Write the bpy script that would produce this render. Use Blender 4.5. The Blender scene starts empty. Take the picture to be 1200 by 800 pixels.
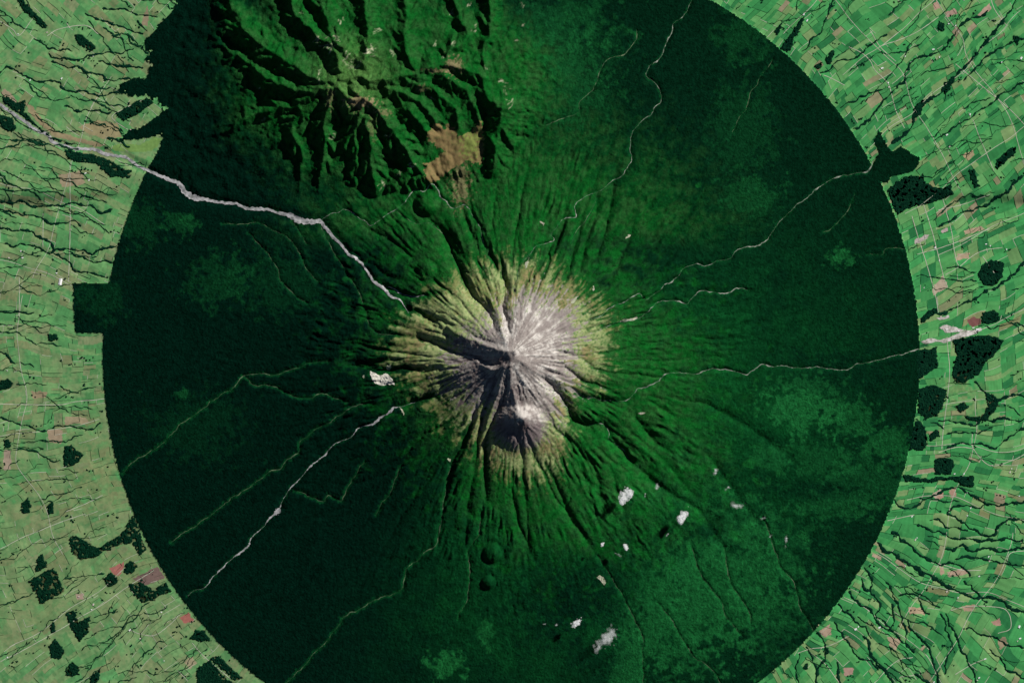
import bpy, math, random, time
import numpy as np
T0 = time.time()
R = math.radians
M_PX = 20.0                      # metres on the ground per survey unit
CX, CY = 600.0, 400.0
SC = bpy.context.scene
COL = SC.collection

# ------------------------------------------------------------------ numeric helpers
def smooth(a, b, x):
    t = np.clip((x - a) / (b - a), 0, 1)
    return t * t * (3 - 2 * t)

def spec_noise(ny, nx, lmin, lmax, beta, seed, step=1.0):
    """band limited fractal noise, wavelengths in survey units, unit variance"""
    rs = np.random.RandomState(seed)
    f = np.fft.rfft2(rs.standard_normal((ny, nx)))
    ky = np.fft.fftfreq(ny, step)[:, None]; kx = np.fft.rfftfreq(nx, step)[None, :]
    k = np.hypot(ky, kx); k[0, 0] = 1
    amp = k ** (-beta / 2.0) * np.exp(-(k * lmin) ** 2 * 0.7) * (1 - np.exp(-(k * lmax) ** 2))
    amp[0, 0] = 0
    n = np.fft.irfft2(f * amp, s=(ny, nx))
    return n / n.std()

def blur(a, s):
    ny, nx = a.shape
    p = int(s * 3) + 2
    b = np.pad(a, p, mode='edge')
    ky = np.fft.fftfreq(b.shape[0])[:, None]; kx = np.fft.rfftfreq(b.shape[1])[None, :]
    g = np.exp(-2 * (math.pi * s) ** 2 * (ky ** 2 + kx ** 2))
    return np.fft.irfft2(np.fft.rfft2(b) * g, s=b.shape)[p:p + ny, p:p + nx]

def bil(A, x, y):
    """bilinear sample of A at fractional column x, row y"""
    ny, nx = A.shape[:2]
    x = np.clip(x, 0, nx - 1.001); y = np.clip(y, 0, ny - 1.001)
    i = x.astype(int); j = y.astype(int); fx = x - i; fy = y - j
    return (A[j, i] * (1 - fx) * (1 - fy) + A[j, i + 1] * fx * (1 - fy)
            + A[j + 1, i] * (1 - fx) * fy + A[j + 1, i + 1] * fx * fy)

def catmull(pts, step=2.0):
    p = np.array(pts, float)
    if len(p) < 3:
        n = max(2, int(np.hypot(*(p[-1, :2] - p[0, :2])) / step) + 1)
        t = np.linspace(0, 1, n)[:, None]
        return p[0] * (1 - t) + p[-1] * t
    q = np.vstack([2 * p[0] - p[1], p, 2 * p[-1] - p[-2]])
    out = []
    for i in range(1, len(q) - 2):
        n = max(1, int(np.hypot(*(q[i + 1, :2] - q[i, :2])) / step))
        t = (np.arange(n) / n)[:, None]
        a, b, c, d = q[i - 1], q[i], q[i + 1], q[i + 2]
        out.append(0.5 * (2 * b + (c - a) * t + (2 * a - 5 * b + 4 * c - d) * t ** 2 + (3 * b - a - 3 * c + d) * t ** 3))
    out.append(p[-1:])
    return np.vstack(out)

def wiggle(p, amp, rng, wl=10.0, step=1.5):
    """fractal sideways wander along a path"""
    p = catmull(p, step)
    n = len(p)
    if n < 4: return p
    d = np.gradient(p[:, :2], axis=0); L = np.hypot(d[:, 0], d[:, 1]) + 1e-9
    s = np.cumsum(L)
    off = np.zeros(n)
    for k in range(4):
        w = wl / 2 ** k
        m = int(s[-1] / w) + 4
        v = rng.uniform(-1, 1, m)
        off += amp / 1.7 ** k * np.interp(s / w, np.arange(m), v)
    off *= np.minimum(1, np.minimum(s, s[-1] - s) / 6.0)
    q = p.copy()
    q[:, 0] += -d[:, 1] / L * off; q[:, 1] += d[:, 0] / L * off
    return q

class Grid:
    def __init__(s, x0, y0, x1, y1, step):
        s.x0, s.y0, s.st = x0, y0, step
        s.nx = int(round((x1 - x0) / step)) + 1; s.ny = int(round((y1 - y0) / step)) + 1
        s.X, s.Y = np.meshgrid(x0 + np.arange(s.nx) * step, y0 + np.arange(s.ny) * step)
    def dist(s, poly, reach, D=None, T=None, val=None):
        """min distance to a polyline, and the value carried at the nearest point"""
        p = np.asarray(poly, float)
        if D is None: D = np.full((s.ny, s.nx), 1e6)
        for k in range(len(p) - 1):
            ax, ay, bx, by = p[k, 0], p[k, 1], p[k + 1, 0], p[k + 1, 1]
            i0 = max(0, int((min(ax, bx) - reach - s.x0) / s.st)); i1 = min(s.nx, int((max(ax, bx) + reach - s.x0) / s.st) + 2)
            j0 = max(0, int((min(ay, by) - reach - s.y0) / s.st)); j1 = min(s.ny, int((max(ay, by) + reach - s.y0) / s.st) + 2)
            if i0 >= i1 or j0 >= j1: continue
            X = s.X[j0:j1, i0:i1]; Y = s.Y[j0:j1, i0:i1]
            dx, dy = bx - ax, by - ay; L2 = dx * dx + dy * dy + 1e-9
            t = np.clip(((X - ax) * dx + (Y - ay) * dy) / L2, 0, 1)
            d = np.hypot(X - ax - t * dx, Y - ay - t * dy)
            sub = D[j0:j1, i0:i1]; m = d < sub
            sub[m] = d[m]
            if T is not None:
                v = val[k] * (1 - t) + val[k + 1] * t
                T[j0:j1, i0:i1][m] = v[m]
        return D

    def sub(s, p, reach):
        """the part of the grid near a path, and its slices"""
        p = np.asarray(p, float)
        i0 = min(s.nx - 3, max(0, int((p[:, 0].min() - reach - s.x0) / s.st))); i1 = max(i0 + 3, min(s.nx, int((p[:, 0].max() + reach - s.x0) / s.st) + 2))
        j0 = min(s.ny - 3, max(0, int((p[:, 1].min() - reach - s.y0) / s.st))); j1 = max(j0 + 3, min(s.ny, int((p[:, 1].max() + reach - s.y0) / s.st) + 2))
        L = Grid.__new__(Grid); L.x0, L.y0, L.st = s.x0 + i0 * s.st, s.y0 + j0 * s.st, s.st
        L.nx, L.ny = i1 - i0, j1 - j0; L.X, L.Y = s.X[j0:j1, i0:i1], s.Y[j0:j1, i0:i1]
        return L, (slice(j0, j1), slice(i0, i1))

def inside(poly, X, Y):
    p = np.asarray(poly, float)
    r = np.zeros(X.shape, bool)
    b = (X >= p[:, 0].min()) & (X <= p[:, 0].max()) & (Y >= p[:, 1].min()) & (Y <= p[:, 1].max())
    if not b.any(): return r
    x, y = X[b], Y[b]; c = np.zeros(x.shape, bool)
    for k in range(len(p)):
        x1, y1 = p[k]; x2, y2 = p[k - 1]
        if y1 == y2: continue
        c ^= ((y1 > y) != (y2 > y)) & (x < (x2 - x1) * (y - y1) / (y2 - y1) + x1)
    r[b] = c
    return r

# ------------------------------------------------------------------ survey data (units of 20 m, x east, y south)
CTR = (598.0, 416.0)
PARK = (599.0, 418.0, 479.0)
CRESTS = [  # sharp ridges of the older range: height at start, height at end, path
 (1330, 560, [(385,104),(360,108),(335,103),(312,92),(300,82),(280,68),(262,54),(245,40),(225,31)]),
 (1330, 640, [(392,98),(365,90),(345,77),(325,66),(305,52),(290,38),(278,18),(268,-5),(262,-60)]),
 (1340, 760, [(398,82),(394,62),(386,52),(372,41),(358,29),(345,15),(338,-10),(330,-60)]),
 (1300, 800, [(405,62),(394,50),(389,38),(382,20),(375,-10),(370,-60)]),
 (1300, 800, [(425,75),(430,62),(431,50),(430,30),(428,10),(425,-10),(420,-60)]),
 (1230, 800, [(490,92),(484,80),(478,66),(474,47),(476,30),(477,0),(478,-60)]),
 (1120, 740, [(520,80),(528,62),(549,44),(542,25),(533,0),(528,-50)]),
 (1200, 720, [(588,128),(570,115),(567,98),(567,78),(566,60),(574,40),(576,20),(570,-5),(568,-50)]),
 (1200, 960, [(588,128),(587,148),(578,162),(579,180),(579,200)]),
 (1380, 960, [(415,108),(432,118),(446,132),(459,150),(469,166),(479,181),(489,196),(497,206)]),
 (1230, 990, [(455,104),(470,108),(490,121),(508,138),(515,150)]),
 (1150, 950, [(480,130),(498,150),(510,165),(516,180)]),
 (1190, 970, [(485,98),(500,101),(515,111),(530,125),(538,143),(536,156)]),
 (1190, 970, [(520,88),(532,96),(546,107),(557,125),(563,146)]),
 (1350, 760, [(428,118),(422,130),(419,146),(416,165),(419,185),(417,215)]),
 (1210, 820, [(430,140),(433,165),(436,190),(440,215),(441,245)]),
 (1330, 640, [(390,106),(385,122),(382,142),(380,160),(381,180),(376,205),(370,232)]),
 (1150, 640, [(372,118),(352,134),(342,155),(352,175),(354,200),(350,225)]),
 (1060, 600, [(350,125),(325,128),(300,135),(270,150),(240,160)]),
 (860, 560, [(335,104),(318,112),(298,111),(284,103),(270,93),(250,92),(225,84)]),
 (1330, 1130, [(400,95),(420,92),(445,95),(470,92),(490,86),(508,78),(534,78),(555,88),(566,92)]),
 (1380, 1300, [(398,104),(410,117),(430,117)]),
 (1010, 760, [(498,206),(486,212),(476,228),(472,243)]),
 (980, 760, [(480,200),(468,212),(458,222),(452,240)]),
]
VALLEYS = [  # carved on the young cone: depth m, half width, path
 (125,9,[(522,278),(530,296),(539,316),(549,338),(558,350),(568,362),(576,373),(580,386)]),
 (100,7.5,[(568,286),(577,303),(586,320),(592,332),(592,345),(590,360),(593,375),(597,390)]),
 (45,5,[(554,300),(564,315),(573,335),(579,350)]),
 (50,5,[(604,352),(612,338),(620,328),(632,312),(640,300),(645,283)]),
 (65,6,[(660,262),(655,275),(648,285),(640,298)]),
 (70,6,[(682,255),(679,275),(671,292),(668,306),(662,322)]),
 (60,5,[(700,230),(697,255),(689,275),(682,300),(679,320)]),
 (65,6,[(722,195),(718,225),(712,255),(706,280),(699,302)]),
 (40,5,[(742,262),(735,286),(724,310),(712,330)]),
 (40,4,[(648,411),(660,414),(673,417),(683,421),(692,430),(703,433)]),
 (65,5.5,[(660,430),(672,438),(684,446),(700,450),(718,454)]),
 (85,8,[(668,452),(680,463),(690,468),(705,472),(733,472)]),
 (140,9,[(640,445),(648,455),(657,465),(666,478),(670,490),(680,497),(690,499)]),
 (110,13,[(688,499),(701,499),(713,505),(720,516),(731,529),(744,544),(757,556),(775,575)]),
 (80,8,[(744,488),(752,500),(762,512),(774,523),(784,530)]),
 (60,5,[(655,505),(672,520),(684,535),(694,546),(700,562),(703,580),(712,600)]),
 (80,5,[(573,440),(566,462),(556,482),(550,502),(541,522),(532,540),(526,560),(522,585)]),
 (85,5,[(582,442),(577,458),(569,477),(564,500),(560,520),(556,545)]),
 (80,5,[(590,470),(580,488),(572,508),(569,530),(568,560),(569,585)]),
 (120,9,[(592,424),(580,426),(565,422),(548,415),(532,411),(518,407),(505,400),(490,396)]),
 (70,7,[(592,404),(576,403),(562,399),(548,395)]),
 (55,6,[(526,395),(517,386),(510,378),(498,372)]),
 (100,9,[(528,455),(512,464),(496,468),(482,472),(470,476)]),
 (95,7,[(515,432),(495,434),(475,431),(455,433),(435,433),(420,430)]),
 (60,6,[(440,424),(425,424),(412,423),(402,422)]),
 (70,6,[(515,378),(502,372),(490,365),(478,362)]),
 (65,7,[(515,342),(500,346),(485,347),(470,342),(455,337)]),
 (50,6,[(482,302),(470,292),(455,282),(440,272),(425,262)]),
 (45,6,[(475,330),(455,324),(440,312),(425,300)]),
 (80,8,[(540,300),(530,288),(522,275),(512,265),(503,258),(490,262)]),
 (60,6,[(562,300),(556,280),(548,262),(543,246)]),
 (35,4,[(500,400),(485,396),(470,394),(455,393)]),
 (40,4,[(520,440),(500,446),(485,449),(470,449)]),
 (50,6,[(560,540),(552,570),(548,600),(546,640)]),
 (40,5,[(600,560),(602,590),(612,625),(630,660)]),
 (40,5,[(640,545),(655,575),(668,605),(690,640)]),
 (45,5,[(760,560),(790,580),(820,600),(850,640)]),
 (45,5,[(800,470),(830,475),(860,490),(890,510),(930,540)]),
 (40,5,[(830,535),(850,560),(870,590),(890,615)]),
]
CONE_RIDGES = [
 (75,4.5,[(598,428),(588,430),(575,432),(562,424),(548,417),(536,411)]),
 (85,5.5,[(597,411),(580,407),(560,401),(540,393),(522,386)]),
 (60,4.5,[(575,432),(571,448),(563,464),(553,480),(546,497)]),
 (45,4,[(599,428),(599,450),(603,470),(608,484)]),
 (40,4,[(590,434),(585,455),(578,476),(570,500)]),
 (45,4,[(560,425),(545,432),(528,440),(512,446)]),
 (40,4,[(565,440),(550,450),(535,460),(520,466)]),
 (40,4,[(604,412),(615,402),(630,392)]),
 (35,4,[(606,420),(620,430),(638,442)]),
 (40,4,[(594,404),(588,385),(584,365),(578,350)]),
]
DOMES = [(577,648,12,115),(572,682,8.5,105),(545,612,12,45),(500,239,15,150),(500,317,12,90),(522,335,0.1,0),(412,305,10,30),(515,382,7,60)]
RIVER = [(-70,95,5),(-30,108,5),(0,123,5),(10,130,6),(30,143,6),(38,150,7),(55,158,6),(63,167,6),(80,172,6),(100,174,6),(113,176,6),(123,180,6),(145,184,5),(155,190,5),(170,198,5),(182,203,5),(195,209,6),(207,214,8),(217,224,10),(228,231,10),(245,235,6),(262,237,5),(275,239,5),(290,244,6),(300,245,6),(312,245,5),(325,249,5),(338,253,9),(350,258,12),(362,260,11),(375,259,8),(381,266,6),(392,278,6),(403,290,5),(410,299,5),(418,302,4.5),(430,318,4),(438,330,5),(450,337,6),(457,347,6),(468,352,6),(475,360,4),(479,367,2)]
STREAMS = [  # look: p pale gravel, g green line, d dim ; width, path
 ('p',2.6,'pale gravel branch of the riverbed ending in a white fan below the green domes',[(452,337),(460,338),(472,345),(485,348),(500,346)]),
 ('p',1.7,'pale winding stream between the old ridges and the volcano, joining the wide gravel riverbed',[(377,258),(388,252),(396,250),(403,245),(412,249),(420,256),(427,259),(434,265),(445,257),(455,250),(465,245),(475,235),(480,228),(490,223),(497,224),(505,216),(512,220),(516,230),(523,237),(532,244),(543,240),(553,250),(562,265),(565,280),(572,295),(580,308)]),
 ('d',1.2,'dim side stream running south of the dark dome by the swamp',[(465,248),(478,258),(490,263),(503,262),(515,270),(527,283),(530,300),(540,315),(546,330)]),
 ('d',1.2,'thin stream leaving the riverbed bend and climbing southward past the river gorge',[(375,262),(382,280),(390,293),(400,310),(412,328),(420,340),(425,352),(430,370),(437,385),(450,392),(470,393)]),
 ('d',1.0,'faint thin stream in the forest south of the wide riverbed, with hooked head',[(260,262),(285,262),(300,260),(315,267),(327,273),(343,283),(352,300),(362,318),(373,330)]),
 ('d',0.8,'faintest dark-banked stream of the western forest below the riverbed',[(290,272),(300,283),(312,295),(325,315),(330,330),(345,345),(360,355)]),
 ('d',0.8,'short thin stream dropping into the widest gravel patch of the river',[(342,258),(346,266),(354,275),(360,287)]),
 ('p',2.6,'bright pale gravel stream running southwest through the dark forest to its edge',[(487,471,2),(470,476,3),(460,480,3),(450,487,3),(440,495,3.2),(430,498,3),(420,502,2.6),(410,512,2.6),(400,516,2.4),(390,522,2.4),(380,533,2.6),(370,540,2.6),(360,550,2),(353,558,1.6),(342,570,1.4),(335,580,1.4),(330,590,1.8),(327,597,6),(320,604,6),(314,610,3.4),(305,620,2.6),(295,630,2.4),(290,640,2),(275,652,2),(265,660,2),(255,672,3),(250,675,2.6),(240,688,1.6),(225,692,1.2),(220,698,1)]),
 ('g',1.8,'light green stream line just north of the bright southwestern gravel stream',[(435,471),(420,475),(405,482),(395,488),(385,495),(370,502),(362,510),(352,518),(350,530),(335,540),(328,548),(315,552),(300,565),(270,585),(250,600),(235,612),(215,625),(200,635)]),
 ('g',1.8,'green stream line crossing the western forest and reaching its edge above the brown scrub',[(385,423),(375,425),(362,427),(350,430),(335,436),(325,438),(300,438),(285,441),(270,456),(255,465),(235,480),(218,492),(205,505),(190,520),(175,530),(155,543),(143,555)]),
 ('g',1.2,'short green stream line with a gentle S bend west of the white landslide scar',[(285,441),(300,451),(320,452),(335,460),(360,467),(375,461),(390,465),(408,472)]),
 ('g',1.2,'zigzag green stream line south of the bright southwestern gravel stream',[(345,575),(355,578),(370,585),(380,587),(385,580),(398,585),(403,578),(415,560),(420,552),(428,540)]),
 ('g',2.2,'long green stream line running southwest from the cone to the bottom edge of the forest',[(527,545),(518,600),(512,635),(500,645),(490,655),(478,665),(475,675),(470,690),(460,697),(440,702),(425,712),(405,722),(395,735),(385,748),(370,762),(355,780),(340,795),(322,812)]),
 ('g',1.2,'thin yellowish stream line just west of the two round domes',[(565,590),(562,615),(558,630),(550,640),(549,650),(550,680),(547,700),(540,715),(537,725)]),
 ('g',1.0,'short faint stream line high on the southwestern forest slope',[(440,603),(448,588),(458,575),(463,560),(471,545)]),
 ('p',1.5,'long pale stream winding north from the cone to the top edge of the photo',[(816,-20),(810,0),(805,10),(800,20),(790,28),(787,40),(781,48),(777,60),(773,70),(762,78),(757,88),(765,95),(775,110),(775,120),(768,125),(765,132),(755,140),(745,150),(740,160),(738,175),(740,185),(730,205),(720,210),(710,218),(700,225),(690,228),(680,235),(673,243),(675,255),(660,257),(650,270),(645,275),(648,282),(630,288),(622,297),(612,305)]),
 ('d',1.3,'thin stream climbing through dark ravines just east of the long northern stream',[(700,226),(697,240),(690,252),(678,268),(671,282),(669,296),(668,308)]),
 ('d',1.2,'short hooked stream among small pale clearings on the northern slope',[(622,297),(614,306),(608,315),(606,328),(601,338)]),
 ('d',1.5,'speckled pale stream course in the forest northeast of the old range',[(746,35),(746,45),(735,60),(728,65),(710,72),(705,80),(700,95),(695,105),(690,110),(680,120),(680,130),(672,135),(655,140),(640,147)]),
 ('p',1.6,'pale stream running northeast across the dark forest, upper of the eastern pair',[(690,374),(703,370),(710,365),(720,358),(735,352),(748,343),(757,350),(770,342),(780,333),(785,331),(795,322),(802,315),(815,310),(828,311),(840,306),(855,303),(862,295),(875,290),(890,288),(893,285),(898,282),(903,275),(910,265),(922,252),(937,238),(950,228),(960,220),(975,210),(990,205),(1005,203),(1018,200),(1025,185)]),
 ('p',1.6,'pale stream below the car park clearing, lower of the eastern pair, fading in forest',[(705,383),(720,379),(735,376),(750,372),(757,367),(768,355),(780,353),(795,353),(805,357),(815,345),(822,341),(840,343),(855,342),(865,337),(878,341)]),
 ('p',1.6,'pale stream flowing due east from the cone to the clearing beside the pale yard',[(683,465),(695,467),(705,470),(715,470),(730,470),(740,465),(746,457),(760,452),(770,447),(778,440),(790,437),(805,437),(820,437),(835,432),(850,433),(865,436),(875,438),(885,432),(895,427),(905,429),(915,428),(930,430),(945,432),(960,430),(975,432),(995,432),(1003,427),(1015,425),(1030,422),(1045,418),(1060,415),(1073,410),(1085,407)]),
 ('p',1.2,'short pale stream below the ribbed gorge southeast of the smaller cone',[(690,498),(703,496),(710,500),(714,507),(713,514),(722,519),(729,525),(735,535),(741,541)]),
 ('d',1.0,'thin stream line in the southeastern forest, nearest the small bare clearing',[(700,650),(710,665),(725,690),(735,710),(745,730),(753,745),(753,775),(755,790),(752,815)]),
 ('d',0.9,'thin stream line down the bright green southeastern forest to the bottom edge',[(770,705),(790,730),(800,750),(815,770),(830,780),(845,800),(852,815)]),
 ('d',0.9,'thin stream line below the twin white clouds of the southeastern forest',[(810,640),(822,675),(835,690),(845,705),(850,720),(870,745)]),
 ('d',0.9,'thin stream line with a double bend in the far southeastern forest',[(848,640),(855,680),(867,700),(877,715),(880,730)]),
 ('d',1.1,'thin stream line reaching the southeastern forest edge beside the paddocks',[(893,605),(900,620),(910,650),(915,665),(930,680),(935,700),(938,715),(945,722),(950,735),(955,742)]),
 ('d',0.9,'dim stream segment high in the northeastern forest near its edge',[(905,70),(895,85),(880,110),(875,125),(868,135),(858,155)]),
 ('d',0.9,'dim stream segment near the eastern forest edge ending at the paddocks',[(1015,298),(1025,297),(1035,298),(1038,292),(1050,291),(1060,292)]),
 ('d',1.0,'dim stream arc in the eastern forest above the pale stream',[(1002,228),(995,245),(985,258),(975,268),(965,272)]),
]
FOREST_POLYS = [
 [(166,209),(176,197),(186,180),(190,163),(186,158),(172,162),(140,165),(150,152),(165,150),(195,128),(185,118),(172,112),(150,112),(138,108),(138,100),(155,92),(172,92),(176,75),(171,68),(176,62),(166,55),(172,45),(180,38),(186,28),(200,16),(205,5),(207,-70),(500,-70),(500,150),(300,240)],
 [(85,331),(135,333),(135,391),(87,390)],
 [(1010,205),(1022,195),(1030,180),(1024,165),(1030,151),(1038,168),(1046,178),(1056,171),(1076,184),(1079,190),(1070,201),(1045,207),(1040,215)],
]
WOODS = [  # label, polygon
 ('long dark wood jutting from the forest edge into the northeastern paddocks',[(914,57),(925,42),(938,22),(942,20),(942,28),(933,42),(924,62)]),
 ('small dark wood at the top of the photo just right of the forest edge',[(907,35),(917,25),(914,38),(910,43)]),
 ('dark oblong wood in the northeastern paddocks near the forest edge, larger of the pair',[(967,70),(975,58),(979,60),(972,77)]),
 ('tiny dark wood beside a pale paddock near the northeastern forest edge',[(953,78),(965,73),(961,82)]),
 ('small dark wood below the pink bare paddocks in the top right corner',[(1100,25),(1107,30),(1106,38),(1100,36)]),
 ('shield-shaped dark wood against the right edge of the photo near the top',[(1187,41),(1194,43),(1196,47),(1192,54),(1188,48)]),
 ('dark wood along the main gully of the northeastern paddocks, farther from the forest',[(1107,97),(1119,92),(1113,105),(1106,111)]),
 ('dark wood along the main gully of the northeastern paddocks, nearer the forest',[(1070,125),(1085,118),(1079,135),(1071,140)]),
 ('broken dark wood with pale tracks below the triangular forest corner',[(1040,222),(1060,207),(1082,205),(1085,216),(1100,222),(1115,216),(1117,229),(1095,237),(1065,244),(1052,252),(1046,240)]),
 ('dark strip wood at the right end of the tracked wood, aligned with a field',[(1135,200),(1142,199),(1148,219),(1142,221)]),
 ('dark wood crossed by pale clearings at the right edge of the photo',[(1168,188),(1183,172),(1192,172),(1190,180),(1178,190),(1167,198)]),
 ('square dark plantation split by a pale track in the eastern paddocks',[(1150,312),(1163,304),(1177,308),(1175,325),(1165,335),(1152,332),(1147,323)]),
 ('dark square wood just above the pale industrial yard',[(1151,367),(1160,364),(1171,366),(1171,374),(1164,380),(1151,380)]),
 ('dark wood at the eastern forest edge just above the pale yard',[(1078,373),(1086,365),(1100,360),(1097,368),(1080,378)]),
 ('dark rectangular wood touching the eastern forest edge below the pale yard',[(1074,410),(1098,407),(1099,431),(1085,440),(1074,447)]),
 ('largest dark wood of the eastern paddocks, spreading below the pale yard',[(1115,398),(1160,392),(1176,398),(1172,408),(1163,418),(1154,425),(1146,440),(1131,448),(1117,447),(1117,430),(1122,415)]),
 ('rounded dark wood touching the forest edge east of the bright forest clearing',[(1076,455),(1095,450),(1110,457),(1108,469),(1105,480),(1097,487),(1085,490),(1076,482)]),
 ('small dark wood in rough pasture below the largest eastern wood',[(1118,475),(1130,470),(1137,477),(1126,484)]),
 ('crescent-shaped dark wood near the right edge beside rough pasture',[(1155,461),(1165,463),(1172,470),(1165,485),(1155,494),(1149,491),(1158,476)]),
 ('dark flat wood at the foot of the eastern crescent wood',[(1130,487),(1150,488),(1148,495),(1135,493)]),
 ('dark wood wedge on the eastern forest edge below the rounded wood',[(1074,490),(1085,500),(1087,521),(1080,527),(1065,526)]),
 ('little dark wood beside a brown paddock east of the forest wedge',[(1089,506),(1098,503),(1102,511),(1091,518)]),
 ('dark trapezoid wood in the eastern paddocks above a wooded gully',[(1095,538),(1105,535),(1118,537),(1119,545),(1113,555),(1095,557)]),
 ('long thin dark wood reaching east from the forest edge below the trapezoid wood',[(1058,556),(1075,560),(1095,559),(1120,558),(1142,558),(1141,573),(1130,569),(1118,562),(1090,565),(1062,564)]),
 ('tiny round dark wood close to the southeastern forest edge',[(966,758),(972,757),(973,765),(967,768)]),
 ('tiny dark wood nearest the bottom edge beside the southeastern forest',[(942,778),(947,776),(947,785),(941,784)]),
 ('dark plantation with pale tracks beside the northwestern forest edge',[(134,133),(160,119),(172,114),(180,120),(165,132),(145,142)]),
 ('dark wooded river terrace along the upper bank of the pale riverbed',[(3,112),(20,120),(29,117),(29,132),(45,148),(62,160),(82,167),(95,169),(76,169),(60,162),(42,148),(30,140),(18,131),(5,121)]),
 ('dark wood on the lower bank of the riverbed at the left edge',[(-4,131),(14,139),(19,149),(14,156),(1,150)]),
 ('dark wood along the lower bank of the riverbed near the forest',[(75,175),(100,179),(125,187),(140,194),(152,203),(130,207),(112,192),(90,191),(78,184)]),
 ('small dark wood at the left forest edge just below the riverbed',[(121,199),(155,199),(152,209),(140,207),(127,205)]),
 ('slanting dark wood among the gullies in the top left paddocks',[(87,42),(95,40),(113,55),(108,60),(92,52)]),
 ('dark wooded ravine slanting from the top edge near the left corner',[(18,-2),(26,-2),(38,12),(47,20),(56,33),(50,34),(38,22),(26,10)]),
 ('dark green round wood in brown scrub left of the forest',[(75,523),(84,520),(90,528),(99,534),(92,540),(84,546),(74,547)]),
 ('small round dark wood near the left edge below the dark clumps',[(4,516),(9,513),(13,517),(12,525),(5,526)]),
 ('dark wood at the left edge, uppermost of the left scatter',[(-3,446),(9,443),(16,451),(10,455),(-2,458)]),
 ('dark wood at the left edge nearer the bottom, left of a smaller one',[(24,590),(33,583),(36,592),(35,602),(25,603)]),
 ('small dark wood right of a larger one in the tan left pasture',[(55,592),(62,589),(63,601),(56,602)]),
 ('ragged dark wood spreading left from the forest in the tan southwestern pasture',[(80,632),(89,626),(102,635),(112,641),(128,635),(140,627),(150,612),(157,602),(166,630),(172,645),(163,651),(155,635),(132,640),(112,652),(94,656),(85,649)]),
 ('square dark plantation with thin pale tracks in the southwestern pasture',[(33,680),(63,664),(75,692),(47,708)]),
 ('small dark wood above the square plantation',[(43,652),(50,648),(55,664),(41,671)]),
 ('heart-shaped dark wood cut by a pale road in the bottom left pasture',[(76,718),(86,714),(92,728),(105,722),(103,740),(93,752),(83,737)]),
 ('rounded dark wood below the heart-shaped wood, left of the pale road',[(57,756),(65,748),(75,762),(70,773),(60,771)]),
 ('lowest rounded dark wood near the bottom left corner',[(76,784),(85,775),(94,785),(86,794),(77,791)]),
 ('tiny dark wood beside the pale road in the bottom left pasture',[(59,730),(63,727),(65,740),(59,742)]),
 ('dark wood on the bottom edge right of the lowest rounded wood',[(106,792),(117,782),(116,797),(105,803)]),
 ('ragged dark wood under the brown cutover by the southwestern forest edge',[(150,685),(165,681),(178,691),(194,682),(200,692),(180,702),(166,706),(157,696)]),
 ('dark wood notch against the forest edge at the bottom left',[(229,737),(240,741),(248,752),(236,752),(221,748)]),
 ('dark plantation on the bottom edge left of the forest',[(230,783),(246,773),(256,786),(276,803),(230,806)]),
 ('narrow dark wood running along the forest edge at the bottom',[(246,771),(256,768),(284,794),(276,798)]),
 ('dark patch of wood beside the red bare field at the left',[(146,662),(153,656),(161,661),(155,672),(144,670)]),
 ('dark scrubby wood left of the red bare field',[(119,677),(130,670),(140,680),(128,688)]),
 ('squarish dark wood tucked beside the left forest block',[(55,391),(67,391),(68,399),(56,399)]),
]
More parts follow.
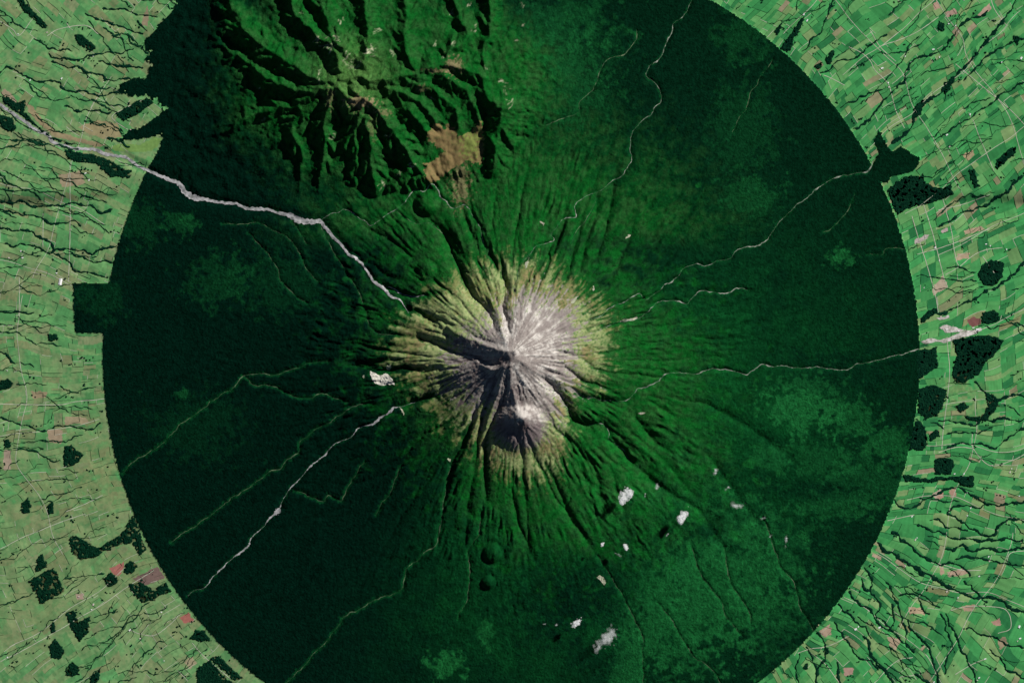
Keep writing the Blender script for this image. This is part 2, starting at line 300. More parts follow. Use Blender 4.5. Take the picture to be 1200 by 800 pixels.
GULLIES = [  # width, path : the wooded stream cuts one can follow in the farmland
 (3.6,[(1028,635),(1040,645),(1052,650),(1062,660),(1073,667),(1085,672),(1095,680),(1108,685),(1118,692),(1128,695),(1140,700),(1160,702),(1175,705),(1185,715),(1200,718),(1230,730)]),
 (2.8,[(1045,622),(1055,630),(1063,635),(1072,645),(1085,652),(1098,658),(1105,661),(1120,660),(1130,667),(1138,675)]),
 (2.8,[(1075,615),(1085,620),(1105,625),(1115,630),(1130,630),(1150,632),(1170,630),(1200,633)]),
 (2.6,[(1110,601),(1120,608),(1130,613),(1140,620),(1150,625),(1165,625),(1172,615),(1185,610),(1205,612)]),
 (2.0,[(1090,610),(1100,610),(1112,616),(1122,615),(1135,622)]),
 (2.4,[(1108,643),(1120,642),(1130,640),(1140,645),(1155,643),(1170,645),(1185,643),(1205,640)]),
 (2.2,[(1120,655),(1135,653),(1150,655),(1165,658),(1180,660),(1205,665)]),
 (2.4,[(1013,664),(1018,672),(1022,682),(1019,690),(1012,688),(1010,677)]),
 (2.2,[(1020,692),(1027,703),(1030,710),(1027,720),(1040,732),(1048,740)]),
 (2.6,[(995,692),(1005,703),(1015,712),(1023,718),(1030,728),(1040,735),(1050,743),(1057,750),(1065,757),(1072,765)]),
 (1.8,[(982,707),(990,716),(1000,725),(1010,732),(1018,738),(1022,748)]),
 (2.2,[(1038,682),(1045,685),(1048,697),(1052,705),(1056,720),(1060,735),(1063,750),(1070,763)]),
 (1.8,[(1053,697),(1065,696),(1075,700),(1083,712),(1090,720)]),
 (2.6,[(1045,707),(1048,720),(1045,735)]),
 (1.9,[(978,728),(985,740),(992,752),(1000,762),(1010,770),(1022,778),(1030,785)]),
 (3.6,[(1011,745),(1020,758),(1025,770),(1035,785),(1043,795),(1050,806)]),
 (2.4,[(1065,725),(1068,735),(1078,745),(1085,752),(1090,765),(1095,775),(1098,790),(1100,806)]),
 (1.8,[(1103,718),(1108,730),(1113,745),(1115,760),(1110,775),(1108,790)]),
 (2.2,[(1109,718),(1115,735),(1122,750),(1127,762),(1133,770),(1140,785),(1145,800)]),
 (2.4,[(958,740),(965,748),(969,760),(965,775),(958,790),(957,806)]),
 (1.8,[(945,757),(952,770),(957,785)]),
 (1.8,[(937,765),(937,775),(933,785),(938,804)]),
 (3.0,[(981,775),(985,785),(986,805)]),
 (1.6,[(1135,735),(1150,743),(1165,748),(1185,755),(1205,760)]),
 (1.6,[(1160,760),(1172,770),(1185,785),(1204,795)]),
 (2.4,[(1072,790),(1085,797),(1102,805)]),
 (2.6,[(1130,680),(1140,690),(1150,700),(1158,706)]),
 (3.0,[(1098,367),(1110,363),(1125,358),(1140,350),(1160,340),(1175,330),(1187,322),(1195,312),(1207,305)]),
 (2.6,[(1100,265),(1115,258),(1125,252),(1140,248),(1155,240),(1165,232),(1178,228),(1190,213),(1204,203)]),
 (2.2,[(1100,492),(1115,492),(1130,495),(1145,497),(1160,492),(1175,490),(1195,494),(1208,490)]),
 (2.4,[(1110,524),(1125,518),(1140,520),(1155,522),(1168,525),(1180,515),(1190,507),(1206,502)]),
 (1.6,[(1110,508),(1125,508),(1140,505),(1150,508),(1165,500)]),
 (2.6,[(1142,447),(1155,458),(1172,468),(1190,462),(1206,465)]),
 (2.2,[(1048,583),(1060,595),(1075,590),(1085,585),(1095,580),(1110,572),(1125,570),(1135,577),(1145,585),(1160,592)]),
 (2.0,[(1110,600),(1120,592),(1140,594),(1155,592),(1175,592),(1205,585)]),
 (3.4,[(1045,168),(1055,160),(1065,152),(1070,140),(1075,130),(1085,118),(1100,110),(1108,100),(1118,92),(1130,80),(1138,70),(1145,60),(1155,50),(1165,40),(1175,25),(1185,12),(1195,-6)]),
 (2.4,[(1000,150),(1010,145),(1020,138),(1027,128),(1035,118),(1045,108),(1052,100),(1060,92),(1062,80),(1075,70),(1090,62),(1105,58),(1112,50),(1118,42),(1130,28),(1145,20),(1158,12)]),
 (1.8,[(985,126),(1000,118),(1010,112),(1020,108),(1035,105)]),
 (1.8,[(960,85),(975,78),(985,70),(1000,68),(1012,60),(1025,50),(1040,40)]),
 (1.8,[(940,60),(950,48),(962,38),(968,20),(975,5),(982,-8)]),
 (2.4,[(965,25),(970,12),(976,0)]),
 (2.0,[(1130,95),(1140,85),(1150,75),(1165,60),(1180,52),(1205,40)]),
 (1.8,[(1095,165),(1108,155),(1120,148),(1135,140),(1150,128),(1165,118),(1185,105),(1205,95)]),
 (2.6,[(0,236),(15,238),(25,235),(35,240),(50,242),(65,240),(78,240),(90,238),(105,243),(118,247),(132,245)]),
 (1.8,[(-5,245),(15,250),(35,252),(50,257),(65,262),(85,258),(95,265)]),
 (2.2,[(5,285),(15,290),(30,287),(45,290),(58,297),(65,293),(80,292),(90,293),(105,297),(118,293),(137,288)]),
 (1.8,[(80,295),(95,300),(110,305),(132,308)]),
 (2.0,[(65,298),(80,305),(85,315),(100,318),(115,323),(127,325)]),
 (2.4,[(-5,266),(8,268),(25,270),(45,276),(60,283),(62,292)]),
 (2.0,[(-4,366),(12,368),(25,365),(40,366)]),
 (1.6,[(-5,487),(15,495),(30,500),(50,505),(65,498),(75,500),(90,502),(105,503),(118,495)]),
 (2.6,[(-4,412),(5,416),(12,421),(18,426)]),
 (2.0,[(58,62),(65,68),(90,70),(105,65),(120,62),(140,62),(157,57)]),
 (2.4,[(60,72),(75,77),(90,80),(105,85),(118,88),(124,95)]),
 (2.0,[(-4,88),(10,78),(25,85),(40,92),(55,95),(70,98),(75,105)]),
 (2.2,[(115,72),(130,77),(150,77),(168,80)]),
 (2.2,[(124,93),(140,92),(155,93),(172,92)]),
 (2.0,[(70,100),(82,107),(95,108),(110,110),(125,112),(140,108)]),
 (1.8,[(75,125),(90,130),(105,128),(120,132),(132,130)]),
 (1.8,[(100,15),(115,22),(130,28),(145,32),(168,40)]),
 (2.0,[(40,45),(55,55),(70,58),(85,60)]),
 (1.8,[(120,10),(140,12),(155,15),(170,18),(185,20)]),
]
ROADS = [(1.0,p) for p in [
 [(1069,253),(1080,290),(1095,340),(1100,366)],[(1082,238),(1095,280),(1105,320),(1111,337)],[(1105,232),(1115,270),(1120,300),(1124,313)],
 [(1108,322),(1125,312),(1140,300),(1155,293),(1175,290)],[(1075,298),(1110,288),(1135,278),(1160,268)],[(1100,246),(1130,239),(1160,228)],
 [(1152,300),(1160,312),(1170,325)],[(1150,386),(1165,380),(1180,372),(1205,360)],
 [(1110,395),(1113,440),(1106,500),(1104,526)],[(1140,507),(1141,525),(1160,545),(1185,540),(1205,530)],[(1140,525),(1120,524),(1100,530)],
 [(995,55),(1010,62),(1020,72),(1025,82),(1040,97),(1045,110),(1050,130),(1060,150)],[(1020,36),(1032,55),(1050,72)],[(1030,55),(1070,40),(1100,20)],
 [(1160,-5),(1166,12),(1180,30)],[(1120,75),(1150,100),(1180,125),(1205,150)],[(1140,140),(1150,165),(1165,200)],
 [(965,88),(975,92),(990,100)],[(1040,610),(1062,605),(1072,603)],
 [(1100,660),(1130,668),(1150,668)],[(1115,715),(1130,711),(1155,710),(1180,715),(1185,735),(1170,742)],[(935,765),(950,760),(970,757),(995,745)],
 [(1025,800),(1050,775),(1070,770)],[(1055,793),(1080,790)],[(1120,790),(1140,778),(1155,772)],[(1180,660),(1185,648),(1205,645)],
 [(-5,473),(30,474),(70,474),(85,471),(105,469),(122,467)],[(82,205),(82,250),(81,300),(80,330)],[(50,250),(50,290)],[(22,325),(22,365),(18,370)],
 [(0,643),(25,630),(50,620),(75,610),(100,602)],[(0,775),(30,760),(60,743),(90,725),(120,708),(145,690),(180,668)],[(152,738),(165,743),(180,744),(195,735),(210,720)],
 [(225,753),(240,770),(258,785),(270,795)],[(208,785),(220,798)],[(75,600),(100,590),(120,580)],
 [(0,25),(15,35),(22,42),(38,22)],[(55,42),(70,34),(100,30),(115,40)],[(78,27),(82,33)],
 [(168,117),(150,125),(132,135),(135,142),(150,152)],
]]

# ------------------------------------------------------------------ relief
def cone_base(X, Y):
    r = np.hypot(X - CTR[0], Y - CTR[1]) * M_PX / 1000.0
    r = np.sqrt(r * r + 0.05)
    return 60 + 1270 * np.exp(-r / 1.75) + 1130 * np.exp(-r / 8.0)

_wn = spec_noise(314, 447, 6, 40, 2.6, 91)
def WARP(X, Y):
    return 0.006 * bil(_wn, (X + 70) / 3.0, (Y + 70) / 3.0)
def polar_streaks(X, Y, nth, rl, seed, cx=CTR[0], cy=CTR[1], lmin=2.5, lmax=60):
    """noise stretched along the fall line"""
    n = spec_noise(160, nth, lmin, lmax, 1.6, seed)
    th = (np.arctan2(Y - cy, X - cx) + WARP(X, Y)) / (2 * math.pi) % 1.0
    r = np.hypot(X - cx, Y - cy)
    return bil(n, th * (nth - 1), np.clip(r / rl, 0, 158))

def erode(H, dx, iters, K, kd, dth=None):
    ny, nx = H.shape
    idx = np.arange(ny * nx).reshape(ny, nx)
    h = H.ravel().copy()
    Kf = K.ravel() if hasattr(K, 'ravel') else K
    offs = [(-1, -1), (-1, 0), (-1, 1), (0, -1), (0, 1), (1, -1), (1, 0), (1, 1)]
    border = np.zeros((ny, nx), bool); border[0] = border[-1] = True; border[:, 0] = border[:, -1] = True
    border = border.ravel()
    for it in range(iters):
        Hp = np.pad(h.reshape(ny, nx), 1, mode='edge')
        best = np.zeros((ny, nx)); rec = idx.copy(); dist = np.full((ny, nx), dx)
        for dj, di in offs:
            L = dx * math.hypot(dj, di)
            s = (h.reshape(ny, nx) - Hp[1 + dj:1 + dj + ny, 1 + di:1 + di + nx]) / L
            m = s > best
            m[0 if dj < 0 else -1, :] &= (dj == 0)
            m[:, 0 if di < 0 else -1] &= (di == 0)
            best[m] = s[m]; rec[m] = (idx + dj * nx + di)[m]; dist[m] = L
        rec = rec.ravel(); dist = dist.ravel()
        rec[border] = np.arange(ny * nx)[border]
        # depth of every cell in its flow tree
        d = (rec != np.arange(ny * nx)).astype(np.int32); p = rec.copy()
        for _ in range(13):
            d = d + d[p]; p = p[p]
        order = np.argsort(d, kind='stable'); ds = d[order]
        cuts = np.searchsorted(ds, np.arange(1, ds[-1] + 2))
        A = np.full(ny * nx, dx * dx)
        lv = [order[cuts[k]:cuts[k + 1]] for k in range(len(cuts) - 1)]
        for c in reversed(lv):
            np.add.at(A, rec[c], A[c]) if len(c) > 4000 else A.__iadd__(np.bincount(rec[c], A[c], ny * nx)) if False else np.add.at(A, rec[c], A[c])
        F = Kf * np.sqrt(A) / dist
        for c in lv:
            f = F[c]
            h[c] = (h[c] + f * h[rec[c]]) / (1 + f)
        g = h.reshape(ny, nx)
        gp = np.pad(g, 1, mode='edge')
        g = g + kd * (gp[:-2, 1:-1] + gp[2:, 1:-1] + gp[1:-1, :-2] + gp[1:-1, 2:] - 4 * g)
        h = g.ravel().copy()
    return h.reshape(ny, nx), A.reshape(ny, nx)

EX = (-70, -70, 1270, 870)
S = Grid(*EX, 1.2)
X, Y = S.X, S.Y
H = cone_base(X, Y)
# older range
rp = np.hypot((X - 415) / 1.15, (Y - 85))
low = 420 + 700 * np.exp(-(rp / 125.0) ** 2) + 430 * np.exp(-(np.hypot((X - 585) / 1.1, Y - 105) / 80.0) ** 2)
best = np.full(X.shape, -1e4)
WN1 = spec_noise(S.ny, S.nx, 5, 40, 2.2, 64, S.st)
low += 200 * np.exp(-(np.hypot((X - 412) / 1.4, Y - 92) / 26.0) ** 2)
def tent(q, hc, rib, slope, reach):
    """raise a sharp ridge with ribbed sides along a path"""
    i0 = max(0, int((q[:, 0].min() - reach - S.x0) / S.st)); i1 = min(S.nx, int((q[:, 0].max() + reach - S.x0) / S.st) + 2)
    j0 = max(0, int((q[:, 1].min() - reach - S.y0) / S.st)); j1 = min(S.ny, int((q[:, 1].max() + reach - S.y0) / S.st) + 2)
    if i1 - i0 < 3 or j1 - j0 < 3: return
    L = Grid.__new__(Grid); L.x0, L.y0, L.st = S.x0 + i0 * S.st, S.y0 + j0 * S.st, S.st
    L.nx, L.ny = i1 - i0, j1 - j0; L.X, L.Y = S.X[j0:j1, i0:i1], S.Y[j0:j1, i0:i1]
    val = np.arange(len(q), dtype=float)
    D = np.full(L.X.shape, 1e6); T = np.zeros(L.X.shape)
    L.dist(q, reach, D, T, val)
    hT = np.interp(T, val, hc); rT = np.interp(T + 1.1 * WN1[j0:j1, i0:i1], val, rib)
    z = hT - slope * (1 + 0.15 * rT * smooth(1, 6, D)) * np.sqrt((D * M_PX) ** 2 + 14 ** 2) + 0.00016 * np.minimum(D * M_PX, 1100) ** 2
    z[D > reach - 2] = -1e4
    best[j0:j1, i0:i1] = np.maximum(best[j0:j1, i0:i1], z)
for h0, h1, p in CRESTS:
    rc = np.random.RandomState(len(p) + int(p[0][0]))
    q = wiggle(p, 1.8, rc, 12, 1.5)
    n = len(q); val = np.arange(n, dtype=float)
    hc = h0 + (h1 - h0) * np.linspace(0, 1, n) ** 0.85 + 26 * np.interp(val / 7.0, np.arange(n // 7 + 3), rc.uniform(-1, 1, n // 7 + 3)) * np.minimum(1, val / 10)
    rib = np.interp(val / 2.6, np.arange(int(n / 2.6) + 3), rc.uniform(-1, 1, int(n / 2.6) + 3)) + .6 * np.interp(val / 6.0, np.arange(int(n / 6) + 3), rc.uniform(-1, 1, int(n / 6) + 3))
    slope = rc.uniform(.78, 1.0)
    hc = 620 + (hc - 620) * 1.22
    tent(q, hc, rib, slope, 60)
    k = rc.randint(5, 9); side = 1                      # side spurs
    while k < n - 4:
        d = q[min(k + 2, n - 1)] - q[k - 2]; a0 = math.atan2(d[1], d[0]) + side * rc.uniform(.55, 1.05)
        ln = rc.uniform(7, 20); m = 5; pts = [tuple(q[k])]
        for _ in range(m):
            pts.append((pts[-1][0] + ln / m * math.cos(a0), pts[-1][1] + ln / m * math.sin(a0))); a0 -= side * rc.uniform(0, .18)
        s = wiggle(pts, .5, rc, 6, 1.2)
        tent(s, hc[k] - 8 - np.linspace(0, 1, len(s)) * ln * M_PX * rc.uniform(.34, .5), rc.uniform(-1, 1, len(s)), slope * 1.05, 26)
        k += rc.randint(4, 9); side = -side if rc.rand() < .8 else side
def smax(a, b, k):
    m = np.maximum(a, b)
    return m + np.log(np.exp(np.clip((a - m) / k, -40, 0)) + np.exp(np.clip((b - m) / k, -40, 0))) * k
rng_h = smax(low, best, 18.0)
fade = smooth(0, 40, (Y - 262) * -1 + 0 * X)          # the range stops at the saddle
H = smax(H, rng_h * fade + 100 * (1 - fade), 12.0)
rmask = smooth(560, 760, rng_h) * smooth(255, 225, Y)
H += rmask * (5 * spec_noise(S.ny, S.nx, 3, 16, 1.8, 61, S.st) + 14 * spec_noise(S.ny, S.nx, 14, 70, 2.4, 62, S.st))
west = smooth(380, 300, X) * smooth(180, 215, X) * smooth(250, 215, Y)
H += west * 14 * spec_noise(S.ny, S.nx * 1, 7, 50, 2.4, 63, S.st)
# swamp basin
sw = smooth(1.25, 0.75, np.hypot((X - 532) / 34, (Y - 180) / 28))
H = H * (1 - sw) + (925 + (X - 532) * 0.5 + 8 * spec_noise(S.ny, S.nx, 6, 60, 2.4, 5, S.st)) * sw
# smaller cone
fan = 1930 - 0.80 * np.sqrt((np.hypot((X - 611) , (Y - 489)) * M_PX) ** 2 + 50 ** 2)
H = smax(H, fan, 18.0)
for x, y, r, h in DOMES:
    d = np.hypot(X - x, Y - y) / r
    H = H + h * np.where(d < 1, (1 - np.minimum(d, 1) ** 2.2), 0) - 0.12 * h * np.exp(-((d - 1.12) / 0.15) ** 2)
rngv = np.random.RandomState(4)
for dep, w, p in VALLEYS:
    q = wiggle(p, 0.9, rngv, 14, 2.0)
    L, sl = S.sub(q, w * 2.6); D = np.full(L.X.shape, 1e6); T = np.zeros(L.X.shape)
    L.dist(q, w * 2.6, D, T, np.sin(np.linspace(0.35, math.pi * 0.9, len(q))) ** 0.6)
    H[sl] -= 1.45 * dep * T * np.exp(-(np.sqrt(D ** 2 + 0.2) / w) ** 1.3 * 1.1)
for amp, w, p in CONE_RIDGES:
    q = wiggle(p, 0.8, rngv, 10, 1.5)
    L, sl = S.sub(q, w * 3.5); D = np.full(L.X.shape, 1e6); T = np.zeros(L.X.shape)
    L.dist(q, w * 3.5, D, T, np.sin(np.linspace(0.5, math.pi * 0.92, len(q))) ** 0.7)
    H[sl] += amp * T * np.exp(-(D / w) ** 1.25)
H -= 55 * np.exp(-(np.hypot(X - 599, Y - 415) / 4.0) ** 2) + 60 * np.exp(-(np.hypot(X - 592, Y - 419) / 4.0) ** 2)
H -= 25 * np.exp(-(np.hypot(X - 609, Y - 493) / 3.0) ** 2)
rr = np.hypot(X - CTR[0], Y - CTR[1])
th = np.arctan2(CTR[1] - Y, X - CTR[0])
st1 = polar_streaks(X, Y, 900, 5.0, 11); st2 = polar_streaks(X, Y, 2200, 4.0, 12)
fdist = np.hypot(X - 611, Y - 489)
env = smooth(4, 42, rr) * np.exp(-(rr / 300.0) ** 2) * (1 - .85 * np.exp(-(fdist / 55.0) ** 2))
H += 9 * polar_streaks(X, Y, 700, 2.0, 15, 611, 489, 2.0, 40) * np.exp(-(fdist / 42.0) ** 2) * smooth(2, 9, fdist)
H -= 60 * np.exp(-((X - 603) / 8.0) ** 2 - ((Y - 505) / 9.0) ** 2)
vary = np.clip(.55 + .55 * spec_noise(S.ny, S.nx, 25, 120, 2.4, 92, S.st) + .25 * polar_streaks(X, Y, 300, 9.0, 93, lmin=3, lmax=60), .1, 1.7)
H += env * (15 * st1 + 11 * st2) * vary
rv_ = np.random.RandomState(95)
for _ in range(60):
    a_ = rv_.uniform(0, 2 * math.pi); r1 = rv_.uniform(55, 190); ln = rv_.uniform(35, 170) * (1.3 if -.2 < (a_ if a_ < 4 else a_ - 6.283) < 1.9 else 1)
    pts = []; da = rv_.normal() * .0011
    for k in range(7):
        r_ = r1 + ln * k / 6; pts.append((CTR[0] + r_ * math.cos(a_ + da * (r_ - r1)), CTR[1] + r_ * math.sin(a_ + da * (r_ - r1))))
    q = wiggle(pts, 1.3, rv_, 16, 2.0); w = rv_.uniform(2.2, 5.2)
    L, sl = S.sub(q, w * 2.8); D = np.full(L.X.shape, 1e6); T = np.zeros(L.X.shape)
    L.dist(q, w * 2.8, D, T, np.sin(np.linspace(0.3, math.pi * 0.97, len(q))) ** 0.8)
    H[sl] -= rv_.uniform(18, 52) * math.exp(-(r1 / 260) ** 2) * T * np.exp(-(D / w) ** 1.3 * 1.1)
H += smooth(200, 380, rr) * 6 * spec_noise(S.ny, S.nx, 14, 90, 2.6, 7, S.st) * (0.35 + 0.65 * smooth(480, 560, rr))
H += 1.2 * spec_noise(S.ny, S.nx, 3, 20, 1.5, 9, S.st)
RIV = catmull(RIVER, 1.5)
H += 2.0 * smooth(420, 700, H) * spec_noise(S.ny, S.nx, 4, 30, 2.2, 19, S.st)
D = np.full(X.shape, 1e6); T = np.zeros(X.shape)
S.dist(RIV[:, :2], 22, D, T, RIV[:, 2])
H -= 34 * np.exp(-(np.maximum(D - T * 0.5, 0) / 4.0) ** 2) * (0.4 + 0.6 * smooth(60, 190, X))
SWIG = []
rngs = np.random.RandomState(21)
for kind, w, lab, p in STREAMS:
    p = [(a[0], a[1], a[2] if len(a) > 2 else w) for a in p]
    q = wiggle(p, 1.0 if kind != 'g' else 1.3, rngs, 9, 1.2)
    SWIG.append(q)
    L, sl = S.sub(q, 12); D = L.dist(q[:, :2], 12)
    H[sl] -= {'p': 26, 'g': 24, 'd': 16}[kind] * np.exp(-(D / 3.2) ** 2)
GWIG = []
rngg = np.random.RandomState(31)
for w, p in GULLIES:
    q = wiggle(p, 2.1, rngg, 11, 1.2)
    GWIG.append(q)
    L, sl = S.sub(q, 10); D = L.dist(q[:, :2], 10)
    H[sl] -= 12 * np.exp(-(D / 2.6) ** 2)
Kmap = 6.0e-3 * (0.14 + 0.86 * smooth(440, 180, rr)) * (1 - 0.9 * sw)
Kmap = np.maximum(Kmap, 7.0e-3 * smooth(520, 760, H) * (1 - 0.9 * sw))
H, AREA = erode(H, S.st * M_PX, 22, Kmap, 0.007)
print('erode', round(time.time() - T0, 1))

G = Grid(*EX, 1.0)
gx = (G.X - S.x0) / S.st; gy = (G.Y - S.y0) / S.st
Z = bil(blur(H, 0.3), gx, gy)
X, Y = G.X, G.Y
rr = np.hypot(X - CTR[0], Y - CTR[1]); th = np.arctan2(CTR[1] - Y, X - CTR[0])
hi = smooth(600, 1000, Z)
st1 = polar_streaks(X, Y, 900, 5.0, 11); st2 = polar_streaks(X, Y, 2600, 2.5, 13); st3 = polar_streaks(X, Y, 5200, 2.0, 14, lmin=2.0, lmax=20)
env = smooth(6, 50, rr) * np.exp(-(rr / 170.0) ** 2) * (1 - .9 * np.exp(-(np.hypot(X - 611, Y - 489) / 40.0) ** 2))
Z += 0.7 * (Z - blur(Z, 2.2)) * smooth(560, 760, Z)
Z += env * (3.0 * st2 + 1.6 * st3)
fz = polar_streaks(X, Y, 1200, 1.6, 15, 610, 489, 2.0, 40)
Z += 4 * fz * np.exp(-(np.hypot(X - 611, Y - 489) / 40) ** 2)
crag = np.abs(spec_noise(G.ny, G.nx, 2.2, 14, 1.8, 18)); Z += 9 * (.8 - crag) * np.exp(-(rr / 62.0) ** 4) * smooth(3, 14, rr)
Z += hi * 1.2 * spec_noise(G.ny, G.nx, 2.5, 14, 1.6, 17)
GROUND = Z.copy()

# ------------------------------------------------------------------ what grows where
def forest_mask(x, y, n):
    m = np.hypot(x - PARK[0], y - PARK[1]) + 0.5 * n < PARK[2]
    for k, p in enumerate(FOREST_POLYS):
        a = 2.6 if k == 0 else .7
        m |= inside(p, x + a * n, y - .5 * a * n)
    return m
nz = spec_noise(G.ny, G.nx, 2.5, 12, 1.6, 41)
nb = spec_noise(G.ny, G.nx, 12, 120, 2.6, 42)
nm = spec_noise(G.ny, G.nx, 5, 40, 2.2, 43)
ns = spec_noise(G.ny, G.nx, 2.0, 6, 0.8, 44)
def wood_ids(x, y, n1, n2):
    w = np.full(x.shape, -1, np.int32)
    for k, (lab, p) in enumerate(WOODS):
        w[inside(p, x + 0.9 * n1, y + 0.9 * n2)] = k
    return w
forV = forest_mask(X, Y, nz)
wdV = wood_ids(X, Y, nz, nm); wdV[forV] = -1
cs = lambda a: 0.25 * (a[:-1, :-1] + a[1:, :-1] + a[:-1, 1:] + a[1:, 1:])
FX, FY = cs(X), cs(Y); fnz, fnm = cs(nz), cs(nm)
forF = forest_mask(FX, FY, fnz)
wdF = wood_ids(FX, FY, fnz, fnm); wdF[forF] = -1

# bare summit and tussock, by distance from the top with lobed edges
r0 = rr + 3.0 * st1 + 5 * nm + 2.5 * nz
ang = (np.degrees(th) + 360) % 360
def lobes(tab):
    a = np.array([t[0] for t in tab] + [360 + tab[0][0]]); v = np.array([t[1] for t in tab] + [tab[0][1]], float)
    return np.interp(ang, a, v)
rock_r = lobes([(0, 74), (25, 84), (50, 84), (75, 74), (90, 60), (110, 52), (140, 50), (165, 62), (185, 76), (205, 78), (230, 74), (250, 70), (270, 72), (285, 84), (300, 88), (318, 78), (335, 80)])
tus_r = lobes([(0, 110), (20, 115), (38, 106), (60, 100), (85, 102), (105, 100), (125, 98), (150, 108), (165, 124), (180, 132), (192, 118), (205, 98), (225, 94), (245, 102), (258, 118), (270, 128), (283, 142), (292, 138), (305, 108), (325, 78), (342, 100)])
conc = np.clip(blur(GROUND, 3.5) - GROUND, -14, 14)
fdd = np.hypot((X - 611) * (1 - .15 * (X < 611)), (Y - 492) * .9) + 1.5 * nm + 1.5 * nz
rock = np.maximum(smooth(9, -8, r0 + 3 * nz + 6 * st2 - .5 * conc - rock_r), smooth(34, 22, fdd))
tus = smooth(17, -15, r0 + .85 * conc + 3 * nb + 7 * nm * smooth(150, 190, ang) * smooth(265, 235, ang) - tus_r)
scr_r = lobes([(0, 215), (30, 165), (60, 163), (90, 183), (120, 205), (150, 150), (175, 150), (190, 130), (215, 115), (240, 130), (265, 185), (290, 230), (310, 250), (335, 250)])
scr = smooth(75, -60, rr + 22 * nm + 12 * nb - scr_r)
scr = np.maximum(scr, 0.95 * smooth(540, 860, blur(GROUND, 6) + 25 * nm) * smooth(300, 260, Y))
se = smooth(88, 42, np.abs(((ang - 315 + 180) % 360) - 180)) * smooth(520, 200, rr)    # greener and lighter towards the southeast
def c3(*v): return np.array(v, float)
def mix(a, b, t): return a * (1 - t[..., None]) + b * t[..., None]
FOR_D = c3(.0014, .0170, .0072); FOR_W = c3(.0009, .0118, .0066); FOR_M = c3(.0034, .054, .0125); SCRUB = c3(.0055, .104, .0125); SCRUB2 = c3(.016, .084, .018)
OLIVE = c3(.160, .182, .066); TAN = c3(.225, .188, .088); LIME = c3(.26, .315, .135)
ROCK = c3(.265, .235, .215); SCREE = c3(.53, .495, .455); DARKR = c3(.145, .112, .110)
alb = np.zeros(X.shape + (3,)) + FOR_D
alb = mix(alb, FOR_W, smooth(620, 420, X) * np.ones_like(X))  # western half darker: its shade is put into the canopy colour
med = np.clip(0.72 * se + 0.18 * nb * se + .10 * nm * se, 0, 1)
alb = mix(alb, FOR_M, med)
PATCH = [(945, 472, 52, 32, .95), (1000, 492, 30, 22, .5), (985, 302, 14, 12, .75), (880, 232, 34, 26, .32), (1040, 520, 36, 22, .5), (905, 535, 26, 18, .45), (960, 540, 40, 26, .35),
 (925, 30, 22, 16, .3), (870, 150, 40, 60, .2), (870, 45, 30, 30, .25), (522, 778, 20, 16, .9), (570, 740, 10, 16, .6), (790, 720, 85, 75, .62), (850, 690, 80, 70, .5), (740, 775, 24, 45, .6), (780, 560, 90, 60, .3), (900, 650, 60, 60, .3),
 (800, 655, 40, 28, .5), (860, 615, 60, 40, .42), (905, 720, 50, 60, .25), (690, 600, 60, 30, .3), (255, 330, 40, 30, .22), (210, 260, 20, 16, .3), (225, 262, 12, 8, .3), (330, 330, 60, 40, .15), (215, 462, 10, 6, .35), (160, 260, 30, 30, .2), (230, 500, 60, 40, .1), (660, 25, 60, 40, .3), (700, 60, 40, 40, .15), (665, 95, 50, 60, .35), (120, 350, 30, 25, .15), (985, 590, 50, 20, .35), (1020, 560, 50, 40, .3)]
for x, y, a, b, s in PATCH:
    L, sl = G.sub([(x - 2 * a, y - 2 * b), (x + 2 * a, y + 2 * b)], 2); d = np.hypot((L.X - x) / a, (L.Y - y) / b) + 0.28 * nm[sl] + 0.10 * nz[sl]
    alb[sl] = mix(alb[sl], c3(.0085, .098, .0240), s * smooth(1.15, 0.6, d))
DARKP = [(690, 690, 55, 45, .7), (640, 690, 40, 60, .5), (740, 640, 30, 40, .4), (830, 620, 20, 14, .6), (700, 770, 40, 20, .4), (960, 575, 60, 12, .4), (980, 440, 60, 30, .4)]
for x, y, a, b, s in DARKP:
    L, sl = G.sub([(x - 2 * a, y - 2 * b), (x + 2 * a, y + 2 * b)], 2); d = np.hypot((L.X - x) / a, (L.Y - y) / b) + 0.28 * nm[sl]
    alb[sl] = mix(alb[sl], FOR_W, s * smooth(1.2, 0.6, d))
SC_ = SCRUB + (SCRUB2 - SCRUB) * np.clip(0.5 + 0.35 * nm + 0.25 * st2, 0, 1)[..., None]
alb = mix(alb, SC_, scr * (0.80 + 0.12 * np.clip(nm, -1, 1)))
alb = mix(alb, c3(.075, .160, .042), np.exp(-(np.hypot((X - 415) / 40, (Y - 92) / 38) + .15 * nz) ** 2) * smooth(900, 1150, GROUND + 40 * nz) * .7)
# brown and olive patches of the old range
BROWN = [(423, 121, 17, 6, .9), (532, 78, 9, 10, .75), (512, 84, 16, 2.2, .7), (418, 122, 8, 10, .5), (388, 115, 5, 12, .5), (432, 172, 0.1, 0.1, 0), (437, 148, 5, 16, .3), (540, 215, 11, 26, .6), (450, 133, 8, 4, .5), (494, 105, 8, 4, .5)]
for x, y, a, b, s in BROWN:
    L, sl = G.sub([(x - 3 * a, y - 3 * b), (x + 3 * a, y + 3 * b)], 2); d = np.hypot((L.X - x) / a, (L.Y - y) / b) + 0.35 * nz[sl]
    alb[sl] = mix(alb[sl], c3(.20, .155, .085), s * smooth(1.25, 0.5, d))
TUS = OLIVE + (TAN - OLIVE) * smooth(-0.6, 0.9, nm + 0.9 * smooth(180, 270, ang) * smooth(330, 280, ang))[..., None]
TUS = mix(TUS, LIME, smooth(0.1, 1.4, nb + 0.6 * st2 + 0.7 * smooth(60, 20, np.abs(r0 - rock_r - 12))) * 0.8)
nwl = smooth(100, 125, ang) * smooth(172, 150, ang)
